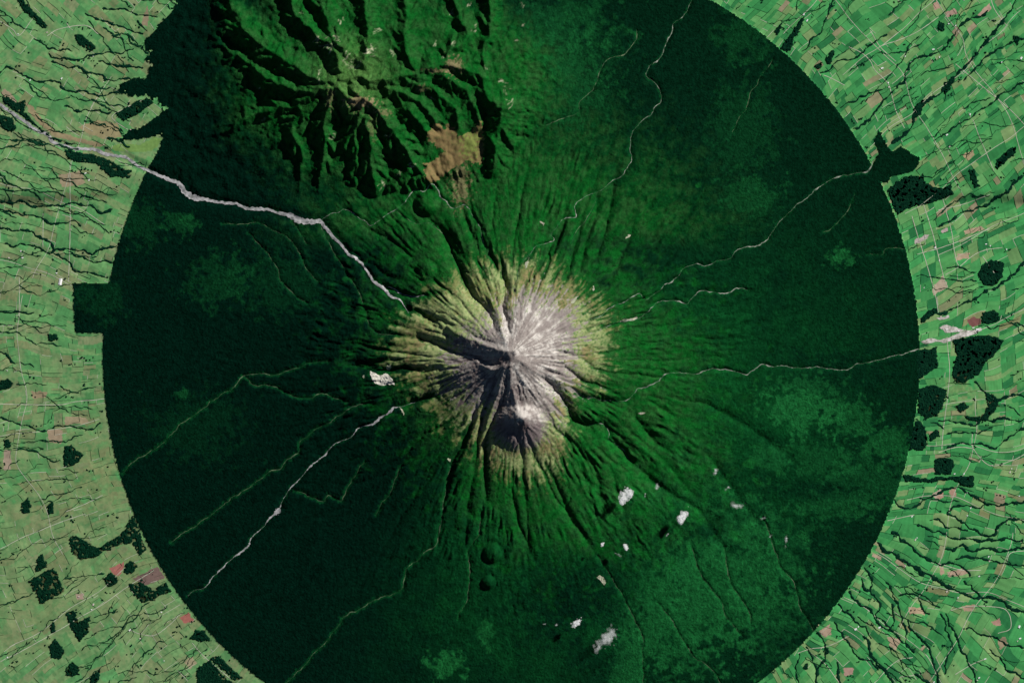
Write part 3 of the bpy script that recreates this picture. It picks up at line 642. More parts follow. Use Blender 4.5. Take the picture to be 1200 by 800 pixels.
TUS = mix(TUS, LIME * 1.45, nwl * .5 * smooth(-.8, .6, nm + .6 * nz))
TUS = mix(TUS, SCRUB, np.clip(0.30 * np.clip(nz + 0.5 * st3, 0, 2), 0, .7))
alb = mix(alb, TUS, tus)
warm = smooth(110, 165, ang) * smooth(300, 262, ang)          # rock darker and browner on the west and south
RK = mix(ROCK + 0 * alb, SCREE, np.clip(smooth(-0.6, 1.5, .55 * st1 + 0.35 * st2 + 0.55 * nm + .35 * nz) * (1 - 0.85 * warm), 0, 1))
RK = mix(RK, DARKR, np.clip(smooth(-0.3, 1.3, .5 * st2 - 0.6 * st1 + 0.45 * st3 + .6 * nb * 0 - .5 * nm + .4 * nz) * (0.40 + 0.55 * warm), 0, 1))
alb = mix(alb, RK, rock)
fd = np.hypot(X - 612, Y - 488)
alb = mix(alb, SCREE, smooth(10, 5, np.hypot(X - 611, Y - 484) + 1.2 * nz) * .8)
redr = smooth(9, 2, np.hypot(X - 613, Y - 501) ) * .7
alb = mix(alb, c3(.20, .09, .07), redr)
alb = mix(alb, c3(.135, .106, .108) * (1 + .2 * np.clip(fz, -1.5, 1.5))[..., None], smooth(36, 24, fdd + 3 * fz) * .85 * smooth(488, 500, Y))
# swamp and scars
WET = [(500,160),(507,148),(515,146),(521,152),(526,146),(531,150),(537,160),(545,158),(551,156),(556,149),(562,143),(566,150),(567,165),(566,185),(562,194),(556,192),(546,188),(540,194),(530,199),(520,206),(510,214),(500,210),(497,200),(501,196),(497,192),(507,188),(517,184),(522,178),(512,172),(504,168)]
wetF = inside(WET, FX + 1.3 * fnz, FY + 1.3 * fnm); wetV = inside(WET, X + 1.3 * nz, Y + 1.3 * nm)
WT = mix(np.zeros_like(alb) + c3(.185, .135, .060), c3(.16, .20, .052), smooth(1.2, .5, np.hypot((X - 553) / 13, (Y - 168) / 16) + .4 * nz))
WT = mix(WT, c3(.10, .11, .04), np.clip(.3 * nz + .2 * nm, 0, .6))
alb[wetV] = WT[wetV]
SCARS = [(445,443,[(434,434),(440,437),(447,439),(453,437),(458,442),(463,449),(464,451),(455,450),(447,451),(441,449),(436,446)]),
 (456,430,[(452,429),(455,426),(459,425),(460,431),(457,435),(453,434)]),
 (672,352,[(667,356),(671,350),(676,347),(680,346),(677,351),(671,357)]),
 (695,339,[(693,339),(695,333),(697,333),(698,339),(695,342)]),
 (735,278,[(732,280),(735,276),(738,274),(741,275),(739,278),(733,282)]),
 (751,484,[(746,484),(750,482),(757,483),(757,485),(750,486)]),
 (527,537,[(523,536),(526,535),(529,538),(528,542),(525,540)]),
 (617,308,[(614,312),(616,306),(619,304),(622,300),(620,306),(618,312),(616,319)]),
 (635,262,[(631,259),(634,259),(639,263),(638,266),(633,263)]),
 (738,374,[(722,376),(732,374),(741,372),(749,369),(750,372),(744,376),(731,377),(722,378)]),
 (473,482,[(467,476),(471,478),(475,485),(474,488),(470,483)]),
 (704,678,[(697,674),(702,671),(708,675),(713,682),(709,687),(703,681)]),
 (430,430,[(428,446),(426,443),(424,445),(425,448)])]
FANS = [(388,52,9,9,200,.9),(398,50,7,5,150,.8),(372,44,6,6,240,.6),(436,58,10,6,190,.9),(440,62,9,5,150,.8),(447,35,8,3,190,.6),(398,30,3,6,90,.5),(376,84,6,6,250,.8),(407,64,6,5,240,.7),(420,78,8,6,120,.5),(412,82,8,6,90,.4),(458,60,7,4,320,.6),
 (585,95,8,4,20,.7),(592,105,5,4,330,.6),(600,118,8,3,200,.6),(570,82,3,3,90,.6),(530,55,4,5,80,.8),(555,35,3,6,80,.6),(528,18,5,4,20,.7),(548,8,5,3,30,.7),(388,160,6,4,330,.7),(452,160,7,1.5,0,.6),(480,192,6,5,330,.6),(448,216,6,5,250,.7),(470,200,5,4,240,.5),(505,115,4,3,300,.6),(510,54,3,4,80,.6),(612,8,3,4,80,.4),(350,16,6,2,20,.5),(303,104,3,2,0,.8),(310,140,2,3,90,.5),(604,50,3,3,0,.6),(612,30,3,3,60,.4),(520,70,3,3,80,.4)]
frs = np.random.RandomState(910)
for x, y, L, spread, an, s in FANS:
    for _ in range(max(2, int(spread))):
        a0 = R(an) + frs.normal() * .45; l = L * frs.uniform(.5, 1.3); bx = x + frs.normal() * spread * .35; by = y + frs.normal() * spread * .45
        p = [(bx, by), (bx + l * .5 * math.cos(a0) + frs.normal() * .7, by - l * .5 * math.sin(a0) + frs.normal() * .7), (bx + l * math.cos(a0), by - l * math.sin(a0))]
        LG, sl = G.sub(p, 5); D = LG.dist(catmull(p, .8), 4) + .25 * nz[sl]
        alb[sl] = mix(alb[sl], c3(.40, .40, .27), smooth(frs.uniform(.55, 1.0), 0.0, D) * s * frs.uniform(.3, .9))
# secondary growth along the stream lines
for (kind, w, lab, p), q in zip(STREAMS, SWIG):
    L, sl = G.sub(q, 9); D = L.dist(q[:, :2], 8)
    t = smooth(3.4 if kind == 'g' else 2.0, 0.6, D + .8 * nz[sl]) * {'g': .36, 'p': .32, 'd': .26}[kind] * (1 - rock[sl]) * forV[sl]
    alb[sl] = mix(alb[sl], FOR_M * 1.7, t)
# farmland: paddocks by repeated splitting in fall-line coordinates
rngf = random.Random(77)
TH0 = np.arctan2(FY - CTR[1], FX - CTR[0])
RF = np.hypot(FX - CTR[0], FY - CTR[1]) * M_PX
sector = np.degrees(TH0)
w1 = cs(spec_noise(G.ny, G.nx, 60, 300, 3.0, 51)); w2 = cs(spec_noise(G.ny, G.nx, 60, 300, 3.0, 52))
U = RF + 120 * w1
V = TH0 * 11500.0 + 120 * w2
# paddocks east of the park lean a little
lean = smooth(-45, -20, sector) * smooth(35, 10, sector)
V = V + lean * 0.30 * (U - 9600)
lw = smooth(150, 60, FX) * smooth(640, 600, FY)
falb = np.zeros(FX.shape + (3,))
GRN = [c3(.047,.265,.078), c3(.056,.300,.088), c3(.082,.318,.096), c3(.120,.340,.112), c3(.036,.208,.064), c3(.158,.332,.120), c3(.025,.160,.053), c3(.195,.320,.127), c3(.062,.280,.086)]
TANS = [c3(.21,.245,.125), c3(.26,.26,.145), c3(.30,.26,.165), c3(.21,.24,.11)]
isfarm = (~forF) & (wdF < 0)
uu, vv = U.ravel(), V.ravel()
LEAVES = []
fal = falb.reshape(-1, 3)
fx_, fy_ = FX.ravel(), FY.ravel()
def shade(cx, cy):
    if cx < 330:                         # paler, yellower west: scattered light put into the field colour
        t = rngf.random()
        yel = 0.55 if cy < 600 else 0.75
        c = GRN[rngf.choice([0, 1, 2, 3, 3, 5, 5, 7, 8])] if t > .16 else TANS[rngf.choice([3, 0, 3])]
        c = c * (1 - .45 * yel) + c3(.205, .335, .150) * .45 * yel
        if cy > 590 and rngf.random() < .5: c = c * .6 + c3(.22, .29, .13) * .4
        return c * rngf.uniform(.86, 1.08)
    t = rngf.random()
    if t < .04: c = TANS[rngf.randrange(4)]
    else: c = GRN[rngf.choice([0, 0, 1, 1, 2, 2, 3, 4, 5, 6, 7, 8, 3])]
    return c * rngf.uniform(.85, 1.1)
def split(ix, u0, u1, v0, v1, depth):
    if len(ix) == 0: return
    du, dv = u1 - u0, v1 - v0
    A = du * dv
    if depth > 3 and A < rngf.uniform(20e3, 115e3):
        c = shade(fx_[ix].mean(), fy_[ix].mean())
        fal[ix] = .95 * c * (1 + 0.05 * np.sin((uu[ix] if rngf.random() < .5 else vv[ix]) / rngf.uniform(9, 22)))[:, None]
        LEAVES.append((u0, u1, v0, v1, depth))
        return
    f = rngf.uniform(.36, .64)
    if du * rngf.uniform(.35, .75) > dv:
        m = uu[ix] < u0 + f * du
        split(ix[m], u0, u0 + f * du, v0, v1, depth + 1); split(ix[~m], u0 + f * du, u1, v0, v1, depth + 1)
    else:
        m = vv[ix] < v0 + f * dv
        split(ix[m], u0, u1, v0, v0 + f * dv, depth + 1); split(ix[~m], u0, u1, v0 + f * dv, v1, depth + 1)
ix = np.nonzero(isfarm.ravel())[0]
split(ix, uu[ix].min(), uu[ix].max(), vv[ix].min(), vv[ix].max(), 0)
falb = fal.reshape(FX.shape + (3,))
# rough pasture and named bare paddocks
fnb = cs(nb); 
ROUGH = [(120, 550, 55, 60, .8), (40, 720, 50, 60, .5), (110, 680, 60, 50, .5), (20, 560, 40, 80, .35), (1130, 470, 40, 30, .5), (75, 600, 60, 40, .5), (105, 135, 60, 14, .0), (60, 150, 0.1, 0.1, 0), (165, 650, 40, 40, .6), (85, 215, 30, 14, .5)]
for x, y, a, b, s in ROUGH:
    t = s * smooth(1.2, .6, np.hypot((FX - x) / a, (FY - y) / b) + .25 * fnm)
    col = c3(.205, .250, .110) * (1 + .25 * fnm + .15 * fnz)[..., None]
    falb = mix(falb, col, t * np.clip(.75 + .4 * fnm, 0, 1))
wl = smooth(340, 300, FX)
falb = mix(falb, c3(.075, .200, .075), np.clip(.38 * (fnz + .6 * fnm), 0, .5) * wl)
falb = mix(falb, c3(.225, .290, .135), np.clip(.26 * (fnb - .5 * fnz + .4 * fnm), 0, .55) * wl)
falb = mix(falb, c3(.27, .27, .145), np.clip(.4 * (cs(ns) - 1.1), 0, .5) * wl)
BARE = [(c3(.50,.33,.25),[(1094,4),(1099,2),(1102,9),(1095,12)]),(c3(.46,.32,.25),[(1108,14),(1120,10),(1122,17),(1110,21)]),(c3(.50,.36,.27),[(1146,18),(1159,4),(1163,10),(1150,22)]),
 (c3(.46,.40,.30),[(1093,578),(1103,572),(1104,582),(1098,586)]),(c3(.46,.30,.22),[(1112,576),(1120,570),(1121,580),(1115,583)]),(c3(.48,.30,.23),[(1098,580),(1104,576),(1106,583),(1099,585)]),
 (c3(.42,.17,.14),[(128,666),(145,658),(142,672),(137,675),(130,670)]),(c3(.42,.16,.13),[(210,723),(221,717),(228,728),(216,731)]),(c3(.44,.33,.26),[(89,696),(97,695),(98,702),(90,702)]),(c3(.22,.15,.13),[(155,677),(185,664),(193,677),(170,686)]),
 (c3(.22,.10,.09),[(1134,374),(1142,371),(1150,373),(1150,381),(1140,382),(1135,378)]),(c3(.52,.46,.42),[(1072,281),(1084,275),(1089,275),(1086,280),(1076,285),(1072,285)]),(c3(.5,.4,.38),[(1103,270),(1110,266),(1112,270),(1105,273)]),
 (c3(.46,.38,.28),[(1093,338),(1105,323),(1110,331),(1112,336),(1094,346)]),(c3(.46,.36,.24),[(1122,298),(1137,295),(1136,302),(1121,305)]),(c3(.46,.36,.24),[(1130,270),(1150,265),(1155,269),(1131,275)]),
 (c3(.48,.37,.24),[(1065,711),(1082,712),(1084,720),(1066,719)]),(c3(.48,.34,.24),[(1128,710),(1144,708),(1140,716),(1130,716)]),(c3(.46,.28,.22),[(1162,729),(1172,724),(1174,733),(1165,732)]),(c3(.44,.35,.24),[(1040,745),(1057,748),(1050,762),(1043,757)]),
 (c3(.44,.34,.24),[(1021,646),(1032,652),(1033,656),(1022,652)]),(c3(.46,.34,.24),[(1101,663),(1106,663),(1107,672),(1103,674)]),(c3(.45,.30,.24),[(988,783),(1000,782),(1000,790),(990,792)]),(c3(.44,.33,.24),[(960,740),(973,730),(974,742),(966,747)]),
 (c3(.44,.33,.24),[(1110,670),(1130,665),(1135,672),(1112,676)]),(c3(.36,.30,.17),[(28,118),(38,125),(50,140),(62,152),(85,160),(110,166),(125,170),(112,172),(90,166),(64,160),(46,145),(34,132)]),(c3(.20,.36,.10),[(128,172),(140,169),(165,170),(180,160),(190,162),(184,172),(172,178),(150,178),(135,176)]),
 (c3(.34,.30,.16),[(92,148),(115,142),(138,145),(142,160),(125,164),(104,158)]),(c3(.40,.33,.22),[(0,108),(5,104),(20,118),(16,124)]),(c3(.42,.34,.2),[(1127,182),(1140,176),(1142,182),(1134,188)]),(c3(.40,.36,.22),[(215,775),(225,769),(231,777),(222,783)]),(c3(.38,.33,.2),[(76,488),(100,488),(104,495),(76,498)]),
 (c3(.38,.30,.2),[(55,503),(73,503),(72,520),(57,518)]),(c3(.40,.32,.24),[(4,528),(12,528),(12,550),(4,551)]),(c3(.36,.30,.19),[(68,205),(95,200),(100,215),(72,220)]),(c3(.36,.30,.18),[(36,458),(55,459),(54,466),(37,466)]),(c3(.30,.25,.16),[(165,30),(172,5),(174,15),(173,30)]),(c3(.36,.30,.19),[(1170,750),(1178,745),(1182,755),(1172,762)]),]
for c, p in BARE:
    m = inside(p, FX + .5 * fnz, FY + .5 * fnm)
    falb[m] = .82 * c * (1 + .06 * fnz[m])[:, None]

# ------------------------------------------------------------------ materials
def new_mat(name):
    m = bpy.data.materials.new(name); m.use_nodes = True
    nt = m.node_tree; b = nt.nodes['Principled BSDF']
    b.inputs['Roughness'].default_value = 1.0
    b.inputs['Specular IOR Level'].default_value = 0.0
    return m, nt, b
def cover_mat(name, lo, hi, scale, fine, bump=0.0):
    """ground cover: surveyed cover colour broken up by two sizes of procedural noise"""
    m, nt, b = new_mat(name); N = nt.nodes.new; L = nt.links.new
    at = N('ShaderNodeAttribute'); at.attribute_name = 'cover'
    tc = N('ShaderNodeTexCoord')
    n1 = N('ShaderNodeTexNoise'); n1.inputs['Scale'].default_value = scale; n1.inputs['Detail'].default_value = 3
    n2 = N('ShaderNodeTexNoise'); n2.inputs['Scale'].default_value = fine; n2.inputs['Detail'].default_value = 4; n2.inputs['Roughness'].default_value = .7
    L(tc.outputs['Object'], n1.inputs['Vector']); L(tc.outputs['Object'], n2.inputs['Vector'])
    ad = N('ShaderNodeMath'); ad.operation = 'ADD'; L(n1.outputs['Fac'], ad.inputs[0]); L(n2.outputs['Fac'], ad.inputs[1])
    mr = N('ShaderNodeMapRange'); mr.inputs['From Min'].default_value = .6; mr.inputs['From Max'].default_value = 1.4
    mr.inputs['To Min'].default_value = lo; mr.inputs['To Max'].default_value = hi
    L(ad.outputs[0], mr.inputs['Value'])
    vm = N('ShaderNodeVectorMath'); vm.operation = 'SCALE'; L(at.outputs['Color'], vm.inputs[0]); L(mr.outputs['Result'], vm.inputs['Scale'])
    L(vm.outputs[0], b.inputs['Base Color'])
    if bump:
        bp = N('ShaderNodeBump'); bp.inputs['Distance'].default_value = bump; bp.inputs['Strength'].default_value = 1
        L(n2.outputs['Fac'], bp.inputs['Height']); L(bp.outputs['Normal'], b.inputs['Normal'])
    return m
def tint_mat(name, c1, c2, scale):
    m, nt, b = new_mat(name); N = nt.nodes.new; L = nt.links.new
    tc = N('ShaderNodeTexCoord'); n = N('ShaderNodeTexNoise'); n.inputs['Scale'].default_value = scale; n.inputs['Detail'].default_value = 4
    L(tc.outputs['Object'], n.inputs['Vector'])
    r = N('ShaderNodeValToRGB'); r.color_ramp.elements[0].position = .35; r.color_ramp.elements[1].position = .65
    r.color_ramp.elements[0].color = (*c1, 1); r.color_ramp.elements[1].color = (*c2, 1)
    L(n.outputs['Fac'], r.inputs['Fac']); L(r.outputs['Color'], b.inputs['Base Color'])
    return m
M_FARM = cover_mat('pasture', .86, 1.14, .004, .03)
M_FOREST = cover_mat('forest canopy', .35, 1.65, .009, .030, 20)
M_ROCK = cover_mat('rock and tussock', .84, 1.16, .008, .05, 8)
M_WOOD = tint_mat('dark wood canopy', (.0012, .0130, .0078), (.0046, .0340, .0160), .02)
M_BUSH = tint_mat('gully bush', (.0014, .0150, .0095), (.0045, .032, .0165), .015)
M_BUSH2 = tint_mat('stream bush', (.002, .020, .011), (.008, .052, .023), .012)
M_HEDGE = tint_mat('hedge leaves', (.005, .036, .018), (.012, .066, .028), .01)
M_GRAVEL = tint_mat('pale gravel', (.17, .18, .175), (.45, .44, .45), .011)
M_SGRAV = tint_mat('stream gravel', (.045, .085, .055), (.32, .34, .29), .010)
M_DIM = tint_mat('dim stream bed', (.012, .045, .024), (.13, .17, .10), .009)
M_SCAR = tint_mat('bare scar', (.46, .44, .37), (.66, .63, .55), .03)
M_CLEAR = tint_mat('bare clearing', (.24, .27, .17), (.42, .42, .32), .02)
M_ROAD = tint_mat('pale road', (.36, .40, .29), (.50, .50, .40), .01)
M_ROOF = tint_mat('pale roof', (.72, .72, .72), (.80, .79, .78), .05)
M_ROOF2 = tint_mat('pinkish roof', (.55, .47, .44), (.62, .54, .50), .05)
M_WALL = tint_mat('pale wall', (.5, .5, .48), (.56, .55, .52), .05)
M_YARD = tint_mat('pale yard', (.24, .24, .20), (.62, .58, .55), .012)
M_PLAIN = tint_mat('distant pasture', (.08, .25, .09), (.16, .30, .13), .0008)

# ------------------------------------------------------------------ objects
def wx(x): return (np.asarray(x, float) - CX) * M_PX
def wy(y): return (CY - np.asarray(y, float)) * M_PX
def tag(o, label=None, cat=None, group=None, kind=None):
    for k, v in (('label', label), ('category', cat), ('group', group), ('kind', kind)):
        if v: o[k] = v
    return o
def mesh_obj(name, verts, quads, mat, smooth_=True, cover=None, domain='POINT'):
    me = bpy.data.meshes.new(name)
    v = np.asarray(verts, np.float32); q = np.asarray(quads, np.int32)
    me.vertices.add(len(v)); me.vertices.foreach_set('co', v.ravel())
    k = q.shape[1]
    me.loops.add(q.size); me.loops.foreach_set('vertex_index', q.ravel())
    me.polygons.add(len(q)); me.polygons.foreach_set('loop_start', np.arange(0, q.size, k, dtype=np.int32))
    me.polygons.foreach_set('loop_total', np.full(len(q), k, np.int32))
    me.polygons.foreach_set('use_smooth', np.full(len(q), smooth_, bool))
    if cover is not None:
        a = me.attributes.new('cover', 'FLOAT_COLOR', domain)
        c = np.ones((len(cover), 4), np.float32); c[:, :3] = cover
        a.data.foreach_set('color', c.ravel())
    me.materials.append(mat)
    me.update(calc_edges=True)
    o = bpy.data.objects.new(name, me); COL.objects.link(o)
    return o

# canopy heights
gap = G.dist(RIV[:, :2], 10) - bil(np.full((2, 2), 3.2), np.zeros(1), np.zeros(1))[0]
for (kind, w, lab, p), q in zip(STREAMS, SWIG):
    L, sl = G.sub(q, 6); gap[sl] = np.minimum(gap[sl], L.dist(q[:, :2], 5) - w * .45)
open_ = smooth(0.0, 1.2, gap)
can = forV * open_ * (1 - np.clip(rock + tus, 0, 1)) * (1 - wetV) * ((15 - 9 * np.clip(scr, 0, 1)) + (4.6 - 2.6 * np.clip(scr, 0, 1)) * np.clip(ns, -2.5, 2.5))
Z = GROUND + can
def zat(x, y): return bil(Z, (np.asarray(x, float) - G.x0), (np.asarray(y, float) - G.y0))
def gat(x, y): return bil(GROUND, (np.asarray(x, float) - G.x0), (np.asarray(y, float) - G.y0))
VERT = np.stack([wx(X), wy(Y), Z], -1).reshape(-1, 3)
IDX = np.arange(G.nx * G.ny).reshape(G.ny, G.nx)
QUAD = np.stack([IDX[1:, :-1], IDX[1:, 1:], IDX[:-1, 1:], IDX[:-1, :-1]], -1)
def patch(name, mask, mat, cover=None, domain='POINT'):
    q = QUAD[mask]
    u, inv = np.unique(q.ravel(), return_inverse=True)
    cv = None
    if cover is not None: cv = cover[mask] if domain == 'FACE' else cover.reshape(-1, 3)[u]
    return mesh_obj(name, VERT[u], inv.reshape(-1, 4), mat, True, cv, domain)
bareF = cs(np.clip(rock + tus, 0, 1)) > 0.45
bareF &= np.hypot(FX - CTR[0], FY - CTR[1]) < 190
farm = ~forF
tag(patch('farmland', farm, M_FARM, falb, 'FACE'), kind='structure')
tag(patch('volcano', forF & bareF & ~wetF, M_ROCK, alb), kind='structure')
tag(patch('swamp', wetF, M_ROCK, alb), kind='structure')
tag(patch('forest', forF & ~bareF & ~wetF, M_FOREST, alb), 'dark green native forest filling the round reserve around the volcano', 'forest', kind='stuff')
# the plain beyond the survey
a0, a1, b0, b1 = EX[0], EX[2], EX[1], EX[3]; FAR = 3200
ring = [(a0, b0), (a1, b0), (a1, b1), (a0, b1), (a0 - FAR, b0 - FAR), (a1 + FAR, b0 - FAR), (a1 + FAR, b1 + FAR), (a0 - FAR, b1 + FAR)]
mesh_obj('plain', [(wx(x), wy(y), 150.0) for x, y in ring], [(4, 0, 1, 5)[::-1], (5, 1, 2, 6)[::-1], (6, 2, 3, 7)[::-1], (7, 3, 0, 4)[::-1]], M_PLAIN)['kind'] = 'structure'

def ribbon_geo(paths, off=3.0, jit=0.18, seed=1, across=3, step=0.9):
    V, Q = [], []; rs = np.random.RandomState(seed)
    n0 = 0
    for p in paths:
        p = np.asarray(p, float)
        d = np.gradient(p[:, :2], axis=0); L = np.hypot(d[:, 0], d[:, 1]) + 1e-9
        nx_, ny_ = -d[:, 1] / L, d[:, 0] / L
        n = len(p)
        def jitter(): return 1 + jit * np.convolve(rs.standard_normal(n + 2), [.4, .7, .4], 'valid')
        wl, wr = np.clip(jitter(), .35, 1.8) * p[:, 2] / 2, np.clip(jitter(), .35, 1.8) * p[:, 2] / 2
        for k in range(across):
            t = -1 + 2 * k / (across - 1)
            w = np.where(t < 0, wl, wr) * t
            x = p[:, 0] + nx_ * w; y = p[:, 1] + ny_ * w
            V.append(np.stack([wx(x), wy(y), zat(x, y) + off], -1))
        b = n0 + np.arange(across * n).reshape(across, n)
        for k in range(across - 1):
            Q.append(np.stack([b[k, :-1], b[k + 1, :-1], b[k + 1, 1:], b[k, 1:]], -1))
        n0 += across * n
    return np.vstack(V), np.vstack(Q)
rv = wiggle(RIVER, .9, np.random.RandomState(6), 12, 1.0); rv[:, 2] *= .60; rv[:, 2] *= np.clip(np.arange(len(rv))[::-1] / 40.0, .15, 1)
tag(mesh_obj('river', *ribbon_geo([rv], 4, .20, 3, 9), M_GRAVEL), 'wide pale braided gravel riverbed running from the left edge to the volcano', kind='structure')
for i, ((kind, w, lab, p), q) in enumerate(zip(STREAMS, SWIG)):
    q = q.copy(); q[:, 2] *= {'p': .62 if w > 2 else .5, 'g': .34, 'd': .42}[kind]
    m_ = len(q) // 6 + 4; rq = np.random.RandomState(140 + i)
    q[:, 2] *= np.clip(.62 + .62 * np.interp(np.arange(len(q)) / 6.0, np.arange(m_), rq.standard_normal(m_)) + .25 * rq.standard_normal(len(q)), .12, 1.7)
    q[:, 2] *= np.minimum(1, .3 + np.minimum(np.arange(len(q)), np.arange(len(q))[::-1]) / 14.0)
    tag(mesh_obj('stream', *ribbon_geo([q], 3.5, .35, 40 + i), {'p': M_SGRAV if w < 2.5 else M_GRAVEL, 'g': M_DIM, 'd': M_DIM}[kind]), lab, kind='structure')
rngr = np.random.RandomState(8)
for i, (w, p) in enumerate(ROADS):
    q = wiggle([(a, b, w * .72) for a, b in p], .25, rngr, 12, 1.5)
    tag(mesh_obj('road', *ribbon_geo([q], 3.0, .12, 90 + i), M_ROAD), kind='structure')
# scars and clearings
def slab(name, poly, mat, off=3.0):
    p = np.array(poly, float)
    x0, y0 = p.min(0) - 1; x1, y1 = p.max(0) + 1
    st = 0.4
    nx, ny = int((x1 - x0) / st) + 1, int((y1 - y0) / st) + 1
    gx_, gy_ = np.meshgrid(x0 + np.arange(nx) * st, y0 + np.arange(ny) * st)
    jx = bil(nz, gx_ - G.x0, gy_ - G.y0); jy = bil(nm, gx_ - G.x0, gy_ - G.y0)
    fm = inside(poly, cs(gx_) + .5 * cs(jx), cs(gy_) + .5 * cs(jy))
    if fm.sum() < 2: return None
    id_ = np.arange(nx * ny).reshape(ny, nx)
    q = np.stack([id_[1:, :-1], id_[1:, 1:], id_[:-1, 1:], id_[:-1, :-1]], -1)[fm]
    u, inv = np.unique(q.ravel(), return_inverse=True)
    v = np.stack([wx(gx_), wy(gy_), zat(gx_, gy_) + off], -1).reshape(-1, 3)[u]
    return tag(mesh_obj(name, v, inv.reshape(-1, 4), mat), kind='structure')
for x, y, p in SCARS:
    k = 1.0 if (x, y) == (445, 443) else .72
    slab('bare_clearing', [(x + (a - x) * k, y + (b - y) * k) for a, b in p], M_SCAR if k == 1 else M_CLEAR)
# woods: closed canopies standing on the paddocks
def wood_geo(poly, seed, lab):
    p = np.array(poly, float); st = 0.5
    x0, y0 = p.min(0) - 1.5; x1, y1 = p.max(0) + 1.5
    nx, ny = int((x1 - x0) / st) + 1, int((y1 - y0) / st) + 1
    X_, Y_ = np.meshgrid(x0 + np.arange(nx) * st, y0 + np.arange(ny) * st)
    jx = bil(nz, X_ - G.x0, Y_ - G.y0); jy = bil(nm, X_ - G.x0, Y_ - G.y0); rs = np.random.RandomState(seed)
    fine = spec_noise(ny, nx, 1.2, 5, 1.2, seed, st) if min(nx, ny) > 6 else np.zeros((ny, nx))
    fm = inside(poly, cs(X_ + .7 * jx + .35 * fine), cs(Y_ + .6 * jy - .35 * fine))
    hole = spec_noise(ny, nx, 3, 14, 2.2, seed + 50, st) if min(nx, ny) > 24 else np.zeros((ny, nx))
    fm &= cs(hole + .3 * fine) > (-1.1 if any(t in lab for t in ('broken', 'ragged', 'tracks', 'clearings', 'scrubby', 'largest')) else -1.7)
    pad = np.pad(fm, 1); full = pad[1:, 1:] & pad[:-1, 1:] & pad[1:, :-1] & pad[:-1, :-1]
    z = gat(X_, Y_) + np.where(full, 15 + 4.0 * np.clip(rs.standard_normal(X_.shape), -1.5, 1.5) + 2 * fine, -1.0)
    id_ = np.arange(nx * ny).reshape(ny, nx)
    q = np.stack([id_[1:, :-1], id_[1:, 1:], id_[:-1, 1:], id_[:-1, :-1]], -1)[fm]
    u, inv = np.unique(q.ravel(), return_inverse=True)
    return np.stack([wx(X_), wy(Y_), z], -1).reshape(-1, 3)[u], inv.reshape(-1, 4)
for k, (lab, p) in enumerate(WOODS):
    tag(mesh_obj('wood', *wood_geo(p, 600 + k, lab), M_WOOD), lab, 'wood', 'dark woods among the paddocks')
for p in [[(1080,400),(1092,396),(1102,399),(1118,393),(1132,387),(1150,384),(1151,388),(1140,392),(1126,396),(1108,402),(1096,400),(1084,403)],
          [(1101,384),(1110,380),(1116,383),(1130,386),(1126,389),(1108,389)],[(1098,373),(1112,369),(1113,372),(1102,376)]]:
    slab('yard', p, M_YARD)

# wooded gullies and hedges
def hedge_geo(paths, hgt, seed, jit=.3, off=0.0):
    rs = np.random.RandomState(seed); V, Q = [], []; n0 = 0
    prof = [(-1, -.25), (-.62, .9), (0, 1.0), (.62, .9), (1, -.25)]
    for p in paths:
        p = np.asarray(p, float)
        d = np.gradient(p[:, :2], axis=0); L = np.hypot(d[:, 0], d[:, 1]) + 1e-9
        nx_, ny_ = -d[:, 1] / L, d[:, 0] / L; n = len(p)
        w = np.clip(1 + jit * np.convolve(rs.standard_normal(n + 4), [.25, .5, .6, .5, .25], 'valid') + .4 * jit * rs.standard_normal(n), .3, 2.1) * p[:, 2] / 2
        w[[0, -1]] *= .4
        side = .35 * jit * rs.standard_normal((2, n))
        for t, h in prof:
            ww = t * w * (1 + (side[0] if t < 0 else side[1]))
            x = p[:, 0] + nx_ * ww; y = p[:, 1] + ny_ * ww
            V.append(np.stack([wx(x), wy(y), gat(x, y) + off + hgt * h * (1 + (.22 * rs.standard_normal(n) if h > 0 else 0))], -1))
        b = n0 + np.arange(5 * n).reshape(5, n)
        for k in range(4): Q.append(np.stack([b[k, :-1], b[k + 1, :-1], b[k + 1, 1:], b[k, 1:]], -1))
        n0 += 5 * n
    return np.vstack(V), np.vstack(Q)
ORD = ['first','second','third','fourth','fifth','sixth','seventh','eighth','ninth','tenth','eleventh','twelfth','thirteenth','fourteenth','fifteenth','sixteenth','seventeenth','eighteenth','nineteenth','twentieth']
def region(x, y):
    if x < 330: return 'northwestern' if y < 190 else ('western' if y < 560 else 'southwestern')
    return 'northeastern' if y < 240 else ('eastern' if y < 565 else 'southeastern')
def clockwise(items):
    """rank things clockwise round the summit inside each side of the farmland"""
    out = {}; by = {}
    for i, (x, y) in enumerate(items): by.setdefault(region(x, y), []).append((math.atan2(y - CTR[1], x - CTR[0]) % (2 * math.pi) if x > 330 or True else 0, i))
    for r, l in by.items():
        if r == 'eastern' or r == 'northeastern': l = [((a + math.pi) % (2 * math.pi), i) for a, i in l]
        for k, (a, i) in enumerate(sorted(l)): out[i] = (r, k, len(l))
    return out
def nth(k): return ORD[k] if k < 20 else 'twenty-' + ORD[k - 20]
rk = clockwise([q[len(q) // 2, :2] for q in GWIG])
for i, ((w, p), q) in enumerate(zip(GULLIES, GWIG)):
    r, k, n = rk[i]
    P = np.column_stack([q[:, :2], np.full(len(q), w * 1.0)])
    size = 'wide' if w > 2.7 else ('narrow' if w < 2 else 'winding')
    tag(mesh_obj('wooded_gully', *hedge_geo([P], 13, 300 + i, .45), M_BUSH), f'{size} dark tree-lined gully in the {r} paddocks, {nth(k)} of them going clockwise', 'wooded gully', 'dark tree-lined gullies in the paddocks')
